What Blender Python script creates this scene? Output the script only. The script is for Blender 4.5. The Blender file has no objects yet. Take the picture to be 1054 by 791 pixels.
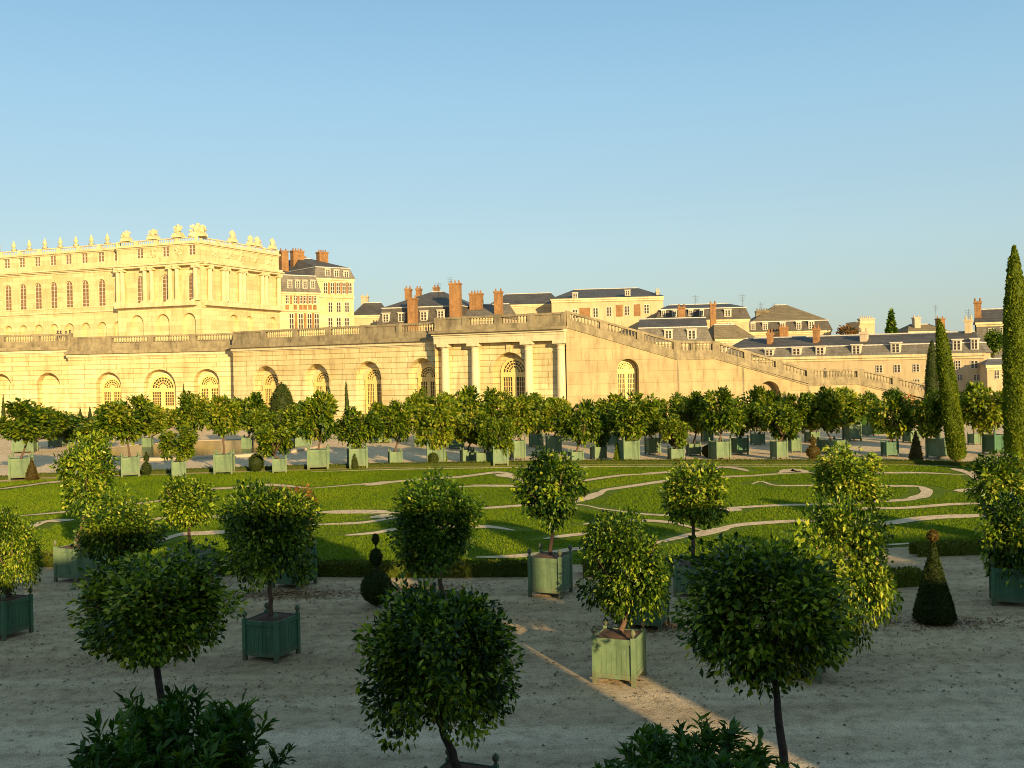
import bpy, math, random
import numpy as np
from math import radians, sin, cos, tan, pi, sqrt, atan2

random.seed(7)
SC = bpy.context.scene
COL = SC.collection

# ------------------------------------------------------------------ camera model
F = 1050.0; U0 = 527.0; V0 = 375.0; EYE = 7.0
ROLL = radians(1.2)
CR, SR = cos(ROLL), sin(ROLL)
SUN_AZ = radians(23.94)          # sun stands behind the camera, to its right
SUN_EL = radians(13.5)

def unrot(u, v):
    x, y = u - U0, v - V0
    return x * CR - y * SR, x * SR + y * CR
def P(u, v, D):
    p, q = unrot(u, v)
    return (p / F * D, D, EYE - q / F * D)
def Gd(u, v, z=0.0):
    p, q = unrot(u, v)
    D = (EYE - z) * F / q
    return (p / F * D, D)
def pxm(D): return D / F          # metres per photo pixel at depth D

# ------------------------------------------------------------------ object helpers
def link(o):
    COL.objects.link(o); return o
def thing(name, label, cat, loc=(0, 0, 0), rz=0.0, group=None):
    o = link(bpy.data.objects.new(name, None))
    o.location = loc; o.rotation_euler = (0, 0, rz)
    o.empty_display_size = 0.2
    o['label'] = label; o['category'] = cat
    if group: o['group'] = group
    return o
def tag(o, label=None, cat=None, group=None, kind=None):
    if label: o['label'] = label
    if cat: o['category'] = cat
    if group: o['group'] = group
    if kind: o['kind'] = kind
    return o
def place(name, me, parent=None, loc=(0, 0, 0), rot=(0, 0, 0), scale=(1, 1, 1)):
    o = link(bpy.data.objects.new(name, me))
    o.parent = parent; o.location = loc; o.rotation_euler = rot; o.scale = scale
    return o

class MB:
    def __init__(s): s.v = []; s.f = []
    def quad(s, *pts):
        n = len(s.v); s.v += [tuple(p) for p in pts]; s.f.append(tuple(range(n, n + len(pts))))
    def box(s, x0, x1, y0, y1, z0, z1):
        n = len(s.v)
        s.v += [(x0, y0, z0), (x1, y0, z0), (x1, y1, z0), (x0, y1, z0), (x0, y0, z1), (x1, y0, z1), (x1, y1, z1), (x0, y1, z1)]
        s.f += [(n, n+3, n+2, n+1), (n+4, n+5, n+6, n+7), (n, n+1, n+5, n+4), (n+1, n+2, n+6, n+5), (n+2, n+3, n+7, n+6), (n+3, n, n+4, n+7)]
    def skewbox(s, x0, x1, y0, y1, za0, za1, zb0, zb1):
        """box whose bottom / top run from (za0,za1) at x0 to (zb0,zb1) at x1"""
        n = len(s.v)
        s.v += [(x0, y0, za0), (x1, y0, zb0), (x1, y1, zb0), (x0, y1, za0), (x0, y0, za1), (x1, y0, zb1), (x1, y1, zb1), (x0, y1, za1)]
        s.f += [(n, n+3, n+2, n+1), (n+4, n+5, n+6, n+7), (n, n+1, n+5, n+4), (n+1, n+2, n+6, n+5), (n+2, n+3, n+7, n+6), (n+3, n, n+4, n+7)]
    def lathe(s, prof, c=(0, 0, 0), n=12, a0=0.0, a1=2*pi):
        full = abs(a1 - a0 - 2*pi) < 1e-6
        m = n if full else n + 1
        b = len(s.v)
        for r, z in prof:
            for k in range(m):
                a = a0 + (a1 - a0) * k / n
                s.v.append((c[0] + r*cos(a), c[1] + r*sin(a), c[2] + z))
        for i in range(len(prof) - 1):
            for k in range(n):
                k2 = (k + 1) % m
                s.f.append((b + i*m + k, b + i*m + k2, b + (i+1)*m + k2, b + (i+1)*m + k))
        if full:
            if prof[0][0] > 1e-4: s.f.append(tuple(b + k for k in range(m))[::-1])
            if prof[-1][0] > 1e-4: s.f.append(tuple(b + (len(prof)-1)*m + k for k in range(m)))
    def tube(s, pts, rs, n=7):
        b = len(s.v); m = len(pts)
        for i in range(m):
            p = np.array(pts[i], float)
            d = np.array(pts[min(i+1, m-1)], float) - np.array(pts[max(i-1, 0)], float)
            d /= max(np.linalg.norm(d), 1e-9)
            a = np.array((1, 0, 0)) if abs(d[0]) < 0.8 else np.array((0, 1, 0))
            e1 = np.cross(d, a); e1 /= np.linalg.norm(e1); e2 = np.cross(d, e1)
            for k in range(n):
                q = p + rs[i] * (cos(2*pi*k/n) * e1 + sin(2*pi*k/n) * e2)
                s.v.append(tuple(q))
        for i in range(m - 1):
            for k in range(n):
                k2 = (k + 1) % n
                s.f.append((b + i*n + k, b + i*n + k2, b + (i+1)*n + k2, b + (i+1)*n + k))
        s.f.append(tuple(b + k for k in range(n))[::-1]); s.f.append(tuple(b + (m-1)*n + k for k in range(n)))
    def mesh(s, name, mat, smooth=False):
        me = bpy.data.meshes.new(name)
        me.from_pydata(s.v, [], s.f); me.update()
        if mat: me.materials.append(mat)
        if smooth:
            me.polygons.foreach_set('use_smooth', [True] * len(me.polygons))
        return me
    def build(s, name, mat, parent=None, loc=(0, 0, 0), rz=0.0, smooth=False):
        return place(name, s.mesh(name, mat, smooth), parent, loc, (0, 0, rz))

def tri_mesh(name, verts, tris, mat, tone=None):
    """fast mesh from numpy arrays, triangles only"""
    me = bpy.data.meshes.new(name)
    nv, nt = len(verts), len(tris)
    me.vertices.add(nv); me.vertices.foreach_set('co', np.asarray(verts, np.float32).ravel())
    me.loops.add(nt * 3); me.loops.foreach_set('vertex_index', np.asarray(tris, np.int32).ravel())
    me.polygons.add(nt)
    me.polygons.foreach_set('loop_start', np.arange(0, nt*3, 3, dtype=np.int32))
    me.polygons.foreach_set('loop_total', np.full(nt, 3, dtype=np.int32))
    me.update(calc_edges=True)
    if tone is not None:
        at = me.attributes.new('tone', 'FLOAT', 'FACE')
        at.data.foreach_set('value', np.asarray(tone, np.float32))
    if mat: me.materials.append(mat)
    return me

# ------------------------------------------------------------------ materials
def mat(name):
    m = bpy.data.materials.new(name); m.use_nodes = True
    nt = m.node_tree; b = nt.nodes['Principled BSDF']
    return m, nt, b
def N(nt, t, **kw):
    n = nt.nodes.new(t)
    for k, v in kw.items():
        if k in n.inputs.keys(): n.inputs[k].default_value = v
        else: setattr(n, k, v)
    return n
def ramp(nt, stops, interp='LINEAR'):
    n = nt.nodes.new('ShaderNodeValToRGB'); cr = n.color_ramp; cr.interpolation = interp
    while len(cr.elements) < len(stops): cr.elements.new(0.5)
    for e, (p, c) in zip(cr.elements, stops):
        e.position = p; e.color = (*c, 1)
    return n
def obj_coord(nt, scale=(1, 1, 1), generated=False):
    t = nt.nodes.new('ShaderNodeTexCoord'); mp = nt.nodes.new('ShaderNodeMapping')
    mp.inputs['Scale'].default_value = scale
    nt.links.new(t.outputs['Generated' if generated else 'Object'], mp.inputs['Vector'])
    return mp.outputs['Vector']
def noise(nt, vec, scale, detail=4, rough=0.55):
    n = N(nt, 'ShaderNodeTexNoise', Scale=scale, Detail=detail, Roughness=rough)
    nt.links.new(vec, n.inputs['Vector']); return n
def bump(nt, b, hsock, strength=0.4, dist=0.05):
    bp = N(nt, 'ShaderNodeBump', Strength=strength, Distance=dist)
    nt.links.new(hsock, bp.inputs['Height']); nt.links.new(bp.outputs['Normal'], b.inputs['Normal'])
def mixc(nt, fac, a, b_, mode='MIX'):
    m = nt.nodes.new('ShaderNodeMix'); m.data_type = 'RGBA'; m.blend_type = mode
    for sock, val in ((m.inputs[0], fac), (m.inputs[6], a), (m.inputs[7], b_)):
        if hasattr(val, 'links') or isinstance(val, bpy.types.NodeSocket): nt.links.new(val, sock)
        elif isinstance(val, (tuple, list)): sock.default_value = (*val, 1)
        else: sock.default_value = val
    return m.outputs[2]

def stone(name, c1, c2, dirt, course=None, rough=0.9, blot=0.35, joint=0.012, bump_s=0.35, block=(0.80, 0.77, 0.72)):
    """stone with two tones in large patches, streaks of dirt, optional block courses laid in the wall's own x / z"""
    m, nt, b = mat(name)
    vec = obj_coord(nt)
    n1 = noise(nt, vec, blot, 6, 0.62)
    r1 = ramp(nt, [(0.35, c1), (0.65, c2)]); nt.links.new(n1.outputs['Fac'], r1.inputs['Fac'])
    vs = obj_coord(nt, (1.3, 1.3, 0.22))
    n2 = noise(nt, vs, 1.1, 6, 0.7)
    r2 = ramp(nt, [(0.48, (0, 0, 0)), (0.68, (1, 1, 1))]); nt.links.new(n2.outputs['Fac'], r2.inputs['Fac'])
    fm = nt.nodes.new('ShaderNodeMath'); fm.operation = 'MULTIPLY'; fm.inputs[1].default_value = 0.75
    nt.links.new(r2.outputs['Color'], fm.inputs[0])
    colr = mixc(nt, fm.outputs[0], r1.outputs['Color'], dirt)
    n3 = noise(nt, vec, 9.0, 3)
    h = n3.outputs['Fac']
    if course:
        w, hgt = course
        sx = nt.nodes.new('ShaderNodeSeparateXYZ'); nt.links.new(vec, sx.inputs[0])
        ax = nt.nodes.new('ShaderNodeMath'); ax.operation = 'ADD'
        nt.links.new(sx.outputs['X'], ax.inputs[0]); nt.links.new(sx.outputs['Y'], ax.inputs[1])
        cx = nt.nodes.new('ShaderNodeCombineXYZ'); nt.links.new(ax.outputs[0], cx.inputs['X']); nt.links.new(sx.outputs['Z'], cx.inputs['Y'])
        br = nt.nodes.new('ShaderNodeTexBrick')
        br.inputs['Scale'].default_value = 1.0; br.inputs['Brick Width'].default_value = w; br.inputs['Row Height'].default_value = hgt
        br.inputs['Mortar Size'].default_value = joint; br.inputs['Mortar Smooth'].default_value = 0.2
        br.inputs['Color1'].default_value = (1, 1, 1, 1); br.inputs['Color2'].default_value = (*block, 1); br.inputs['Mortar'].default_value = (0.5, 0.42, 0.32, 1)
        nt.links.new(cx.outputs[0], br.inputs['Vector'])
        colr = mixc(nt, 1.0, colr, br.outputs['Color'], 'MULTIPLY')
        hm = nt.nodes.new('ShaderNodeMath'); hm.operation = 'SUBTRACT'
        nt.links.new(n3.outputs['Fac'], hm.inputs[0]); nt.links.new(br.outputs['Fac'], hm.inputs[1]); h = hm.outputs[0]
    nt.links.new(colr, b.inputs['Base Color']); b.inputs['Roughness'].default_value = rough
    b.inputs['Specular IOR Level'].default_value = 0.2
    bump(nt, b, h, bump_s, 0.04)
    return m

def plain(name, c, rough=0.6, var=0.25, scale=3.0, metal=0.0, spec=0.3):
    m, nt, b = mat(name)
    vec = obj_coord(nt); n1 = noise(nt, vec, scale, 5)
    lo = tuple(x * (1 - var) for x in c); hi = tuple(min(1, x * (1 + var)) for x in c)
    r = ramp(nt, [(0.3, lo), (0.7, hi)]); nt.links.new(n1.outputs['Fac'], r.inputs['Fac'])
    nt.links.new(r.outputs['Color'], b.inputs['Base Color'])
    b.inputs['Roughness'].default_value = rough; b.inputs['Metallic'].default_value = metal
    b.inputs['Specular IOR Level'].default_value = spec
    bump(nt, b, n1.outputs['Fac'], 0.15, 0.02)
    return m

def leaf_mat(name, stops, trans=0.3, rough=0.42, hue_var=0.35, spec=0.4):
    m, nt, b = mat(name)
    at = nt.nodes.new('ShaderNodeAttribute'); at.attribute_name = 'tone'
    oi = nt.nodes.new('ShaderNodeObjectInfo')
    sh = nt.nodes.new('ShaderNodeMath'); sh.operation = 'MULTIPLY_ADD'
    nt.links.new(oi.outputs['Random'], sh.inputs[0]); sh.inputs[1].default_value = hue_var
    ad = nt.nodes.new('ShaderNodeMath'); ad.operation = 'SUBTRACT'; nt.links.new(at.outputs['Fac'], ad.inputs[0]); ad.inputs[1].default_value = hue_var * 0.5
    nt.links.new(ad.outputs[0], sh.inputs[2])
    r = ramp(nt, stops); nt.links.new(sh.outputs[0], r.inputs['Fac'])
    nt.links.new(r.outputs['Color'], b.inputs['Base Color'])
    b.inputs['Roughness'].default_value = rough; b.inputs['Specular IOR Level'].default_value = spec
    tr = nt.nodes.new('ShaderNodeBsdfTranslucent')
    tc = mixc(nt, 1.0, r.outputs['Color'], (1.25, 1.3, 0.45), 'MULTIPLY'); nt.links.new(tc, tr.inputs['Color'])
    mx = nt.nodes.new('ShaderNodeMixShader'); mx.inputs[0].default_value = trans
    nt.links.new(b.outputs[0], mx.inputs[1]); nt.links.new(tr.outputs[0], mx.inputs[2])
    nt.links.new(mx.outputs[0], nt.nodes['Material Output'].inputs['Surface'])
    return m

M = {}
M['orangery'] = stone('orangery_stone', (0.55, 0.43, 0.205), (0.76, 0.65, 0.36), (0.37, 0.275, 0.135), (4.6, 0.62), joint=0.035, blot=0.16, bump_s=0.6, block=(0.84, 0.82, 0.78))
M['entab'] = stone('entablature_stone', (0.56, 0.47, 0.28), (0.64, 0.55, 0.35), (0.40, 0.31, 0.18))
M['stair'] = stone('stair_wall_stone', (0.46, 0.36, 0.185), (0.36, 0.275, 0.15), (0.22, 0.165, 0.09), (3.2, 1.2), joint=0.012, blot=0.4, block=(0.92, 0.90, 0.87))
M['balus'] = stone('weathered_stone', (0.20, 0.158, 0.092), (0.34, 0.275, 0.16), (0.10, 0.08, 0.05), None, blot=0.8)
M['palace'] = stone('palace_stone', (0.60, 0.49, 0.25), (0.68, 0.57, 0.32), (0.46, 0.35, 0.16), (5.0, 0.9), joint=0.012, blot=0.2)
M['palace_t'] = stone('palace_trim_stone', (0.56, 0.46, 0.25), (0.64, 0.54, 0.31), (0.36, 0.27, 0.13))
M['cream'] = stone('cream_plaster', (0.45, 0.34, 0.19), (0.52, 0.41, 0.24), (0.33, 0.24, 0.14), None, blot=0.15)
M['pink'] = stone('pale_plaster', (0.42, 0.33, 0.22), (0.48, 0.38, 0.26), (0.32, 0.24, 0.16), None, blot=0.15)
M['brick'] = stone('red_brick', (0.31, 0.165, 0.07), (0.38, 0.21, 0.09), (0.19, 0.10, 0.05), (0.5, 0.18), joint=0.02, blot=0.8)
M['slate'] = stone('slate_roof', (0.085, 0.074, 0.060), (0.125, 0.11, 0.09), (0.06, 0.053, 0.045), (0.6, 0.45), joint=0.02, blot=0.3, rough=0.6)
M['slate_p'] = stone('pale_slate', (0.16, 0.145, 0.12), (0.21, 0.19, 0.155), (0.11, 0.10, 0.085), (0.6, 0.45), joint=0.02, blot=0.3, rough=0.65)
M['tile'] = stone('brown_tile_roof', (0.23, 0.18, 0.10), (0.28, 0.22, 0.125), (0.16, 0.12, 0.08), (0.5, 0.4), joint=0.02, blot=0.3)
M['lead'] = plain('lead_flashing', (0.5, 0.47, 0.4), 0.6)
M['white'] = plain('white_paint', (0.52, 0.47, 0.36), 0.5, 0.08)
M['doorpaint'] = plain('ochre_door_paint', (0.66, 0.49, 0.17), 0.55, 0.12)
M['glass'] = plain('window_glass', (0.05, 0.035, 0.022), 0.25, 0.3, 0.5, spec=0.5)
M['glass_w'] = plain('palace_glass', (0.20, 0.115, 0.05), 0.3, 0.3, 0.5, spec=0.4)
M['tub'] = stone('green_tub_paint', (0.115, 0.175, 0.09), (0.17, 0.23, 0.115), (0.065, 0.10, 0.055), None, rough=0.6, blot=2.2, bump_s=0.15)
M['tub_shade'] = stone('shaded_tub_paint', (0.060, 0.135, 0.070), (0.085, 0.17, 0.092), (0.03, 0.07, 0.04), None, rough=0.45, blot=1.6, bump_s=0.15)  # darker copy of the tub paint, with shade put into the colour
for k_ in ('tub', 'tub_shade'):
    nt_ = M[k_].node_tree; b_ = nt_.nodes['Principled BSDF']; src = b_.inputs['Base Color'].links[0].from_socket
    vz = obj_coord(nt_); sz = nt_.nodes.new('ShaderNodeSeparateXYZ'); nt_.links.new(vz, sz.inputs[0]); nz = noise(nt_, vz, 6.0, 6, 0.7)
    ma = nt_.nodes.new('ShaderNodeMath'); ma.operation = 'MULTIPLY_ADD'; nt_.links.new(nz.outputs['Fac'], ma.inputs[0]); ma.inputs[1].default_value = 0.7; nt_.links.new(sz.outputs['Z'], ma.inputs[2])
    rz_ = ramp(nt_, [(0.38, (0.75, 0.75, 0.75)), (0.62, (0, 0, 0))]); nt_.links.new(ma.outputs[0], rz_.inputs['Fac'])
    c1 = mixc(nt_, rz_.outputs['Color'], src, (0.13, 0.105, 0.06))
    n5 = noise(nt_, obj_coord(nt_, (1, 1, 0.35)), 14.0, 5, 0.7); r5 = ramp(nt_, [(0.60, (0, 0, 0)), (0.68, (0.7, 0.7, 0.7))]); nt_.links.new(n5.outputs['Fac'], r5.inputs['Fac'])
    nt_.links.new(mixc(nt_, r5.outputs['Color'], c1, (0.20, 0.23, 0.16)), b_.inputs['Base Color'])
M['soil'] = plain('soil', (0.10, 0.055, 0.03), 0.95)
M['bark'] = plain('bark', (0.11, 0.065, 0.04), 0.9, 0.4, 14)
M['bark_d'] = plain('dark_bark', (0.055, 0.04, 0.03), 0.9, 0.4, 14)
M['leaf'] = leaf_mat('orange_tree_leaf', [(0.0, (0.010, 0.034, 0.003)), (0.35, (0.052, 0.100, 0.005)), (0.62, (0.17, 0.245, 0.012)), (0.82, (0.30, 0.36, 0.02)), (1.0, (0.50, 0.46, 0.06))], 0.32, 0.32, 0.22, 0.22)
M['leaf_f'] = leaf_mat('far_tree_leaf', [(0.0, (0.022, 0.055, 0.003)), (0.4, (0.11, 0.17, 0.007)), (0.8, (0.26, 0.285, 0.014)), (1.0, (0.38, 0.34, 0.04))], 0.38, 0.40, 0.3, 0.25)
M['leaf_d'] = leaf_mat('dark_tree_leaf', [(0.0, (0.010, 0.034, 0.003)), (0.4, (0.040, 0.095, 0.005)), (0.75, (0.13, 0.21, 0.012)), (1.0, (0.32, 0.33, 0.03))], 0.30, 0.32, 0.25, 0.22)
M['leaf_r'] = leaf_mat('rust_leaf', [(0.0, (0.06, 0.07, 0.015)), (0.4, (0.25, 0.11, 0.02)), (1.0, (0.42, 0.17, 0.03))])
M['oleander'] = leaf_mat('oleander_leaf', [(0.0, (0.016, 0.055, 0.006)), (0.45, (0.045, 0.115, 0.010)), (1.0, (0.14, 0.22, 0.02))], 0.3, 0.36, 0.3, 0.25)
M['yew'] = leaf_mat('yew_needles', [(0.0, (0.018, 0.030, 0.007)), (0.5, (0.045, 0.062, 0.010)), (1.0, (0.11, 0.105, 0.018))], 0.2, 0.6, 0.3, 0.12)
M['yew_b'] = leaf_mat('bronze_yew_needles', [(0.0, (0.035, 0.030, 0.008)), (0.5, (0.085, 0.058, 0.012)), (1.0, (0.17, 0.095, 0.018))], 0.2, 0.6, 0.3, 0.12)
M['cypress'] = leaf_mat('cypress_leaf', [(0.0, (0.045, 0.075, 0.005)), (0.5, (0.15, 0.19, 0.009)), (1.0, (0.27, 0.29, 0.016))], 0.3, 0.6, 0.3, 0.12)
M['hedge'] = leaf_mat('box_leaf', [(0.0, (0.035, 0.055, 0.006)), (0.5, (0.11, 0.125, 0.010)), (1.0, (0.24, 0.21, 0.02))], 0.25, 0.55, 0.3, 0.15)
M['blade'] = leaf_mat('grass_blade', [(0.0, (0.065, 0.115, 0.003)), (0.5, (0.115, 0.175, 0.004)), (1.0, (0.185, 0.225, 0.008))], 0.3, 0.65, 0.0, 0.1)
M['person'] = plain('dark_clothing', (0.05, 0.045, 0.05), 0.9)
M['skin'] = plain('skin', (0.45, 0.28, 0.18), 0.6)

def ground_mat(name, c1, c2, c3, fine=26.0, big=0.12, streak=True):
    m, nt, b = mat(name)
    vec = obj_coord(nt)
    n1 = noise(nt, vec, big, 7, 0.65)
    r1 = ramp(nt, [(0.36, c1), (0.62, c2)]); nt.links.new(n1.outputs['Fac'], r1.inputs['Fac'])
    c = r1.outputs['Color']
    if streak:
        v2 = obj_coord(nt, (0.06, 0.9, 1)); n2 = noise(nt, v2, 0.9, 5, 0.6)
        r2 = ramp(nt, [(0.42, (0, 0, 0)), (0.62, (0.9, 0.9, 0.9))]); nt.links.new(n2.outputs['Fac'], r2.inputs['Fac'])
        c = mixc(nt, r2.outputs['Color'], c, c3)
    n3 = noise(nt, vec, fine, 4, 0.7)
    r3 = ramp(nt, [(0.33, (0.50, 0.48, 0.45)), (0.50, (0.97, 0.97, 0.97)), (0.70, (1.2, 1.19, 1.15))]); nt.links.new(n3.outputs['Fac'], r3.inputs['Fac'])
    c = mixc(nt, 1.0, c, r3.outputs['Color'], 'MULTIPLY')
    n4 = noise(nt, vec, 2.6, 5, 0.7)
    r4 = ramp(nt, [(0.32, (0.62, 0.60, 0.56)), (0.5, (0.95, 0.94, 0.92)), (0.66, (1.12, 1.1, 1.06))]); nt.links.new(n4.outputs['Fac'], r4.inputs['Fac'])
    c = mixc(nt, 1.0, c, r4.outputs['Color'], 'MULTIPLY')
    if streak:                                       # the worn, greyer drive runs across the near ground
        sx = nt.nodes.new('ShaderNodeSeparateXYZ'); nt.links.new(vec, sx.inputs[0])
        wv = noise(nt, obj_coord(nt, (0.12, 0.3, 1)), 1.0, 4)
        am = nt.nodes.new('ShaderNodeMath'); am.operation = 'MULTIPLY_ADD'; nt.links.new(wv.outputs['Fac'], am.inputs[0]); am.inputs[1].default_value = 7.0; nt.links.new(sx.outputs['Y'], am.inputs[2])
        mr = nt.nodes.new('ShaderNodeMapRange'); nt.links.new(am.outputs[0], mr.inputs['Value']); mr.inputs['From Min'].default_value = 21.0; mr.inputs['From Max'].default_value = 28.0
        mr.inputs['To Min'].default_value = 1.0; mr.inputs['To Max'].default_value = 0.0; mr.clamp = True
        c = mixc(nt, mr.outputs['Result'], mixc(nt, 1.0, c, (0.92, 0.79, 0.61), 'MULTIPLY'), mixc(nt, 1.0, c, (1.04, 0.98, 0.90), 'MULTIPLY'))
    nt.links.new(c, b.inputs['Base Color']); b.inputs['Roughness'].default_value = 0.95; b.inputs['Specular IOR Level'].default_value = 0.1
    ad = nt.nodes.new('ShaderNodeMath'); ad.operation = 'MULTIPLY_ADD'
    nt.links.new(n4.outputs['Fac'], ad.inputs[0]); ad.inputs[1].default_value = 2.5; nt.links.new(n3.outputs['Fac'], ad.inputs[2])
    bump(nt, b, ad.outputs[0], 0.55, 0.035)
    return m
M['gravel'] = ground_mat('gravel', (0.38, 0.315, 0.235), (0.50, 0.42, 0.32), (0.62, 0.54, 0.43))
M['path'] = ground_mat('path_gravel', (0.64, 0.47, 0.28), (0.74, 0.56, 0.36), (0.66, 0.55, 0.4), streak=False)
M['turf'] = ground_mat('lawn', (0.09, 0.135, 0.004), (0.125, 0.175, 0.006), (0.14, 0.17, 0.01), fine=40, big=0.2, streak=False)
m, nt, b = mat('pond_water'); b.inputs['Base Color'].default_value = (0.02, 0.03, 0.02, 1); b.inputs['Roughness'].default_value = 0.24
M['water'] = m

# ------------------------------------------------------------------ world, sun, camera
w = bpy.data.worlds.new('World'); SC.world = w; w.use_nodes = True
nt = w.node_tree; bg = nt.nodes['Background']
sky = nt.nodes.new('ShaderNodeTexSky'); sky.sky_type = 'NISHITA'; sky.sun_disc = False
sky.sun_elevation = SUN_EL; sky.sun_rotation = pi - SUN_AZ
sky.air_density = 1.0; sky.dust_density = 0.7; sky.ozone_density = 1.5; sky.altitude = 100
tc = nt.nodes.new('ShaderNodeTexCoord'); sx = nt.nodes.new('ShaderNodeSeparateXYZ'); nt.links.new(tc.outputs['Generated'], sx.inputs[0])
hz = ramp(nt, [(0.0, (2.35, 3.0, 2.95)), (0.05, (2.5, 3.2, 3.2)), (0.11, (2.65, 3.65, 3.95)), (0.25, (2.05, 3.55, 4.6)), (0.37, (1.35, 2.85, 4.2)), (1.0, (1.75, 2.5, 2.9))])   # hand-set colours by elevation flatten the sky gradient and lift the fill light
nt.links.new(sx.outputs['Z'], hz.inputs['Fac'])
nt.links.new(mixc(nt, 0.75, sky.outputs[0], hz.outputs['Color']), bg.inputs['Color']); bg.inputs['Strength'].default_value = 0.095

sl = bpy.data.lights.new('sun', 'SUN'); sl.energy = 5.0; sl.angle = radians(0.5); sl.color = (1.0, 0.75, 0.38)
so = link(bpy.data.objects.new('sun', sl))
from mathutils import Vector
trav = Vector((-sin(SUN_AZ) * cos(SUN_EL), cos(SUN_AZ) * cos(SUN_EL), -sin(SUN_EL)))
so.rotation_euler = trav.to_track_quat('-Z', 'Y').to_euler(); so.location = (20, -40, 40)

cd = bpy.data.cameras.new('camera'); cam = link(bpy.data.objects.new('camera', cd))
cd.sensor_width = 36; cd.lens = 36 * F / 1054; cd.shift_y = -(395.5 - V0) / 1054; cd.clip_end = 4000; cd.clip_start = 0.2
cam.location = (0, 0, EYE); cam.rotation_euler = (pi/2, ROLL, 0)
SC.camera = cam
SC.view_settings.view_transform = 'Standard'; SC.view_settings.look = 'None'; SC.view_settings.gamma = 1
SC.view_settings.exposure = 0.85
SC.cycles.max_bounces = 6; SC.cycles.diffuse_bounces = 3; SC.cycles.glossy_bounces = 2; SC.cycles.transmission_bounces = 3
SC.cycles.use_denoising = True; SC.cycles.denoising_prefilter = 'ACCURATE'
SC.cycles.pixel_filter_type = 'BLACKMAN_HARRIS'; SC.cycles.filter_width = 1.0

# ------------------------------------------------------------------ foliage meshes
def leaf_batch(pos, axis, nrm, L, W, fold=0.25):
    """arrays (n,3): base point, leaf direction, leaf normal -> verts, tris (two per leaf)"""
    n = len(pos)
    axis = axis / np.linalg.norm(axis, axis=1, keepdims=True)
    side = np.cross(axis, nrm); side /= np.maximum(np.linalg.norm(side, axis=1, keepdims=True), 1e-6)
    up = np.cross(side, axis)
    L = L[:, None]; W = W[:, None]
    b0 = pos; tip = pos + axis * L - up * L * 0.10
    mid = pos + axis * L * 0.48 + up * W * fold
    l = mid + side * W; r = mid - side * W
    v = np.stack([b0, l, tip, r], 1).reshape(-1, 3)
    i = np.arange(n) * 4
    t = np.stack([np.stack([i, i+3, i+2], 1), np.stack([i, i+2, i+1], 1)], 1).reshape(-1, 3)
    return v, t

def crown_mesh(name, seed, n, leaf, nclump, material, square=0.0, sparse=0.0, droop=0.2, flat_bottom=0.0):
    """unit crown (radius about 1): leaf clumps spread through a rounded volume"""
    rng = np.random.default_rng(seed)
    d = rng.normal(size=(nclump, 3)); d /= np.linalg.norm(d, axis=1, keepdims=True)
    if square > 0:                                   # push towards a squarer head
        k = np.max(np.abs(d), axis=1, keepdims=True); d = d * (1 - square + square * 0.82 / k)
    if flat_bottom > 0:
        d[:, 2] = np.where(d[:, 2] < 0, d[:, 2] * (1 - flat_bottom), d[:, 2])
    rad = rng.uniform(0.30, 0.86, nclump)[:, None] ** 0.6
    ph = rng.uniform(0, 2*pi, 4)
    az = np.arctan2(d[:, 1], d[:, 0]); uneven = 1 + 0.10*np.sin(3*az + ph[0]) * (1 - d[:, 2]**2) + 0.09*np.sin(2*az + 4*d[:, 2] + ph[1]) + 0.07*np.sin(5*az - 3*d[:, 2] + ph[2])
    cen = d * rad * 0.84 * uneven[:, None]
    csz = rng.uniform(0.15, 0.33, nclump)
    ctone = rng.normal(0, 0.13, nclump)
    wgt = csz ** 2 * rng.uniform(0.5 - 0.4 * sparse, 1.2, nclump); wgt /= wgt.sum()
    ci = rng.choice(nclump, n, p=wgt)
    off = rng.normal(size=(n, 3)); off /= np.linalg.norm(off, axis=1, keepdims=True)
    off *= (rng.uniform(0, 1, n) ** 0.5)[:, None] * csz[ci][:, None] * 1.12
    pos = cen[ci] + off
    out = pos / np.maximum(np.linalg.norm(pos, axis=1, keepdims=True), 1e-4)
    axis = out * 0.7 + off / csz[ci][:, None] * 0.5 + rng.normal(size=(n, 3)) * 0.55
    axis[:, 2] -= droop * 0.8
    nrm = out * 0.5 + np.array([0, 0, 0.7]) + rng.normal(size=(n, 3)) * 0.5
    L = leaf * rng.uniform(0.6, 1.25, n); W = L * rng.uniform(0.22, 0.32, n)
    v, t = leaf_batch(pos, axis, nrm, L, W)
    tone = np.clip(np.where(rng.uniform(0, 1, n) < 0.5, rng.normal(0.16, 0.12, n), rng.normal(0.58, 0.14, n)) + ctone[ci], 0, 1)
    young = rng.uniform(0, 1, n) < 0.07
    tone = np.where(young, rng.uniform(0.75, 1.0, n), tone)
    return tri_mesh(name, v, t, material, np.repeat(tone, 2))

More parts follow.
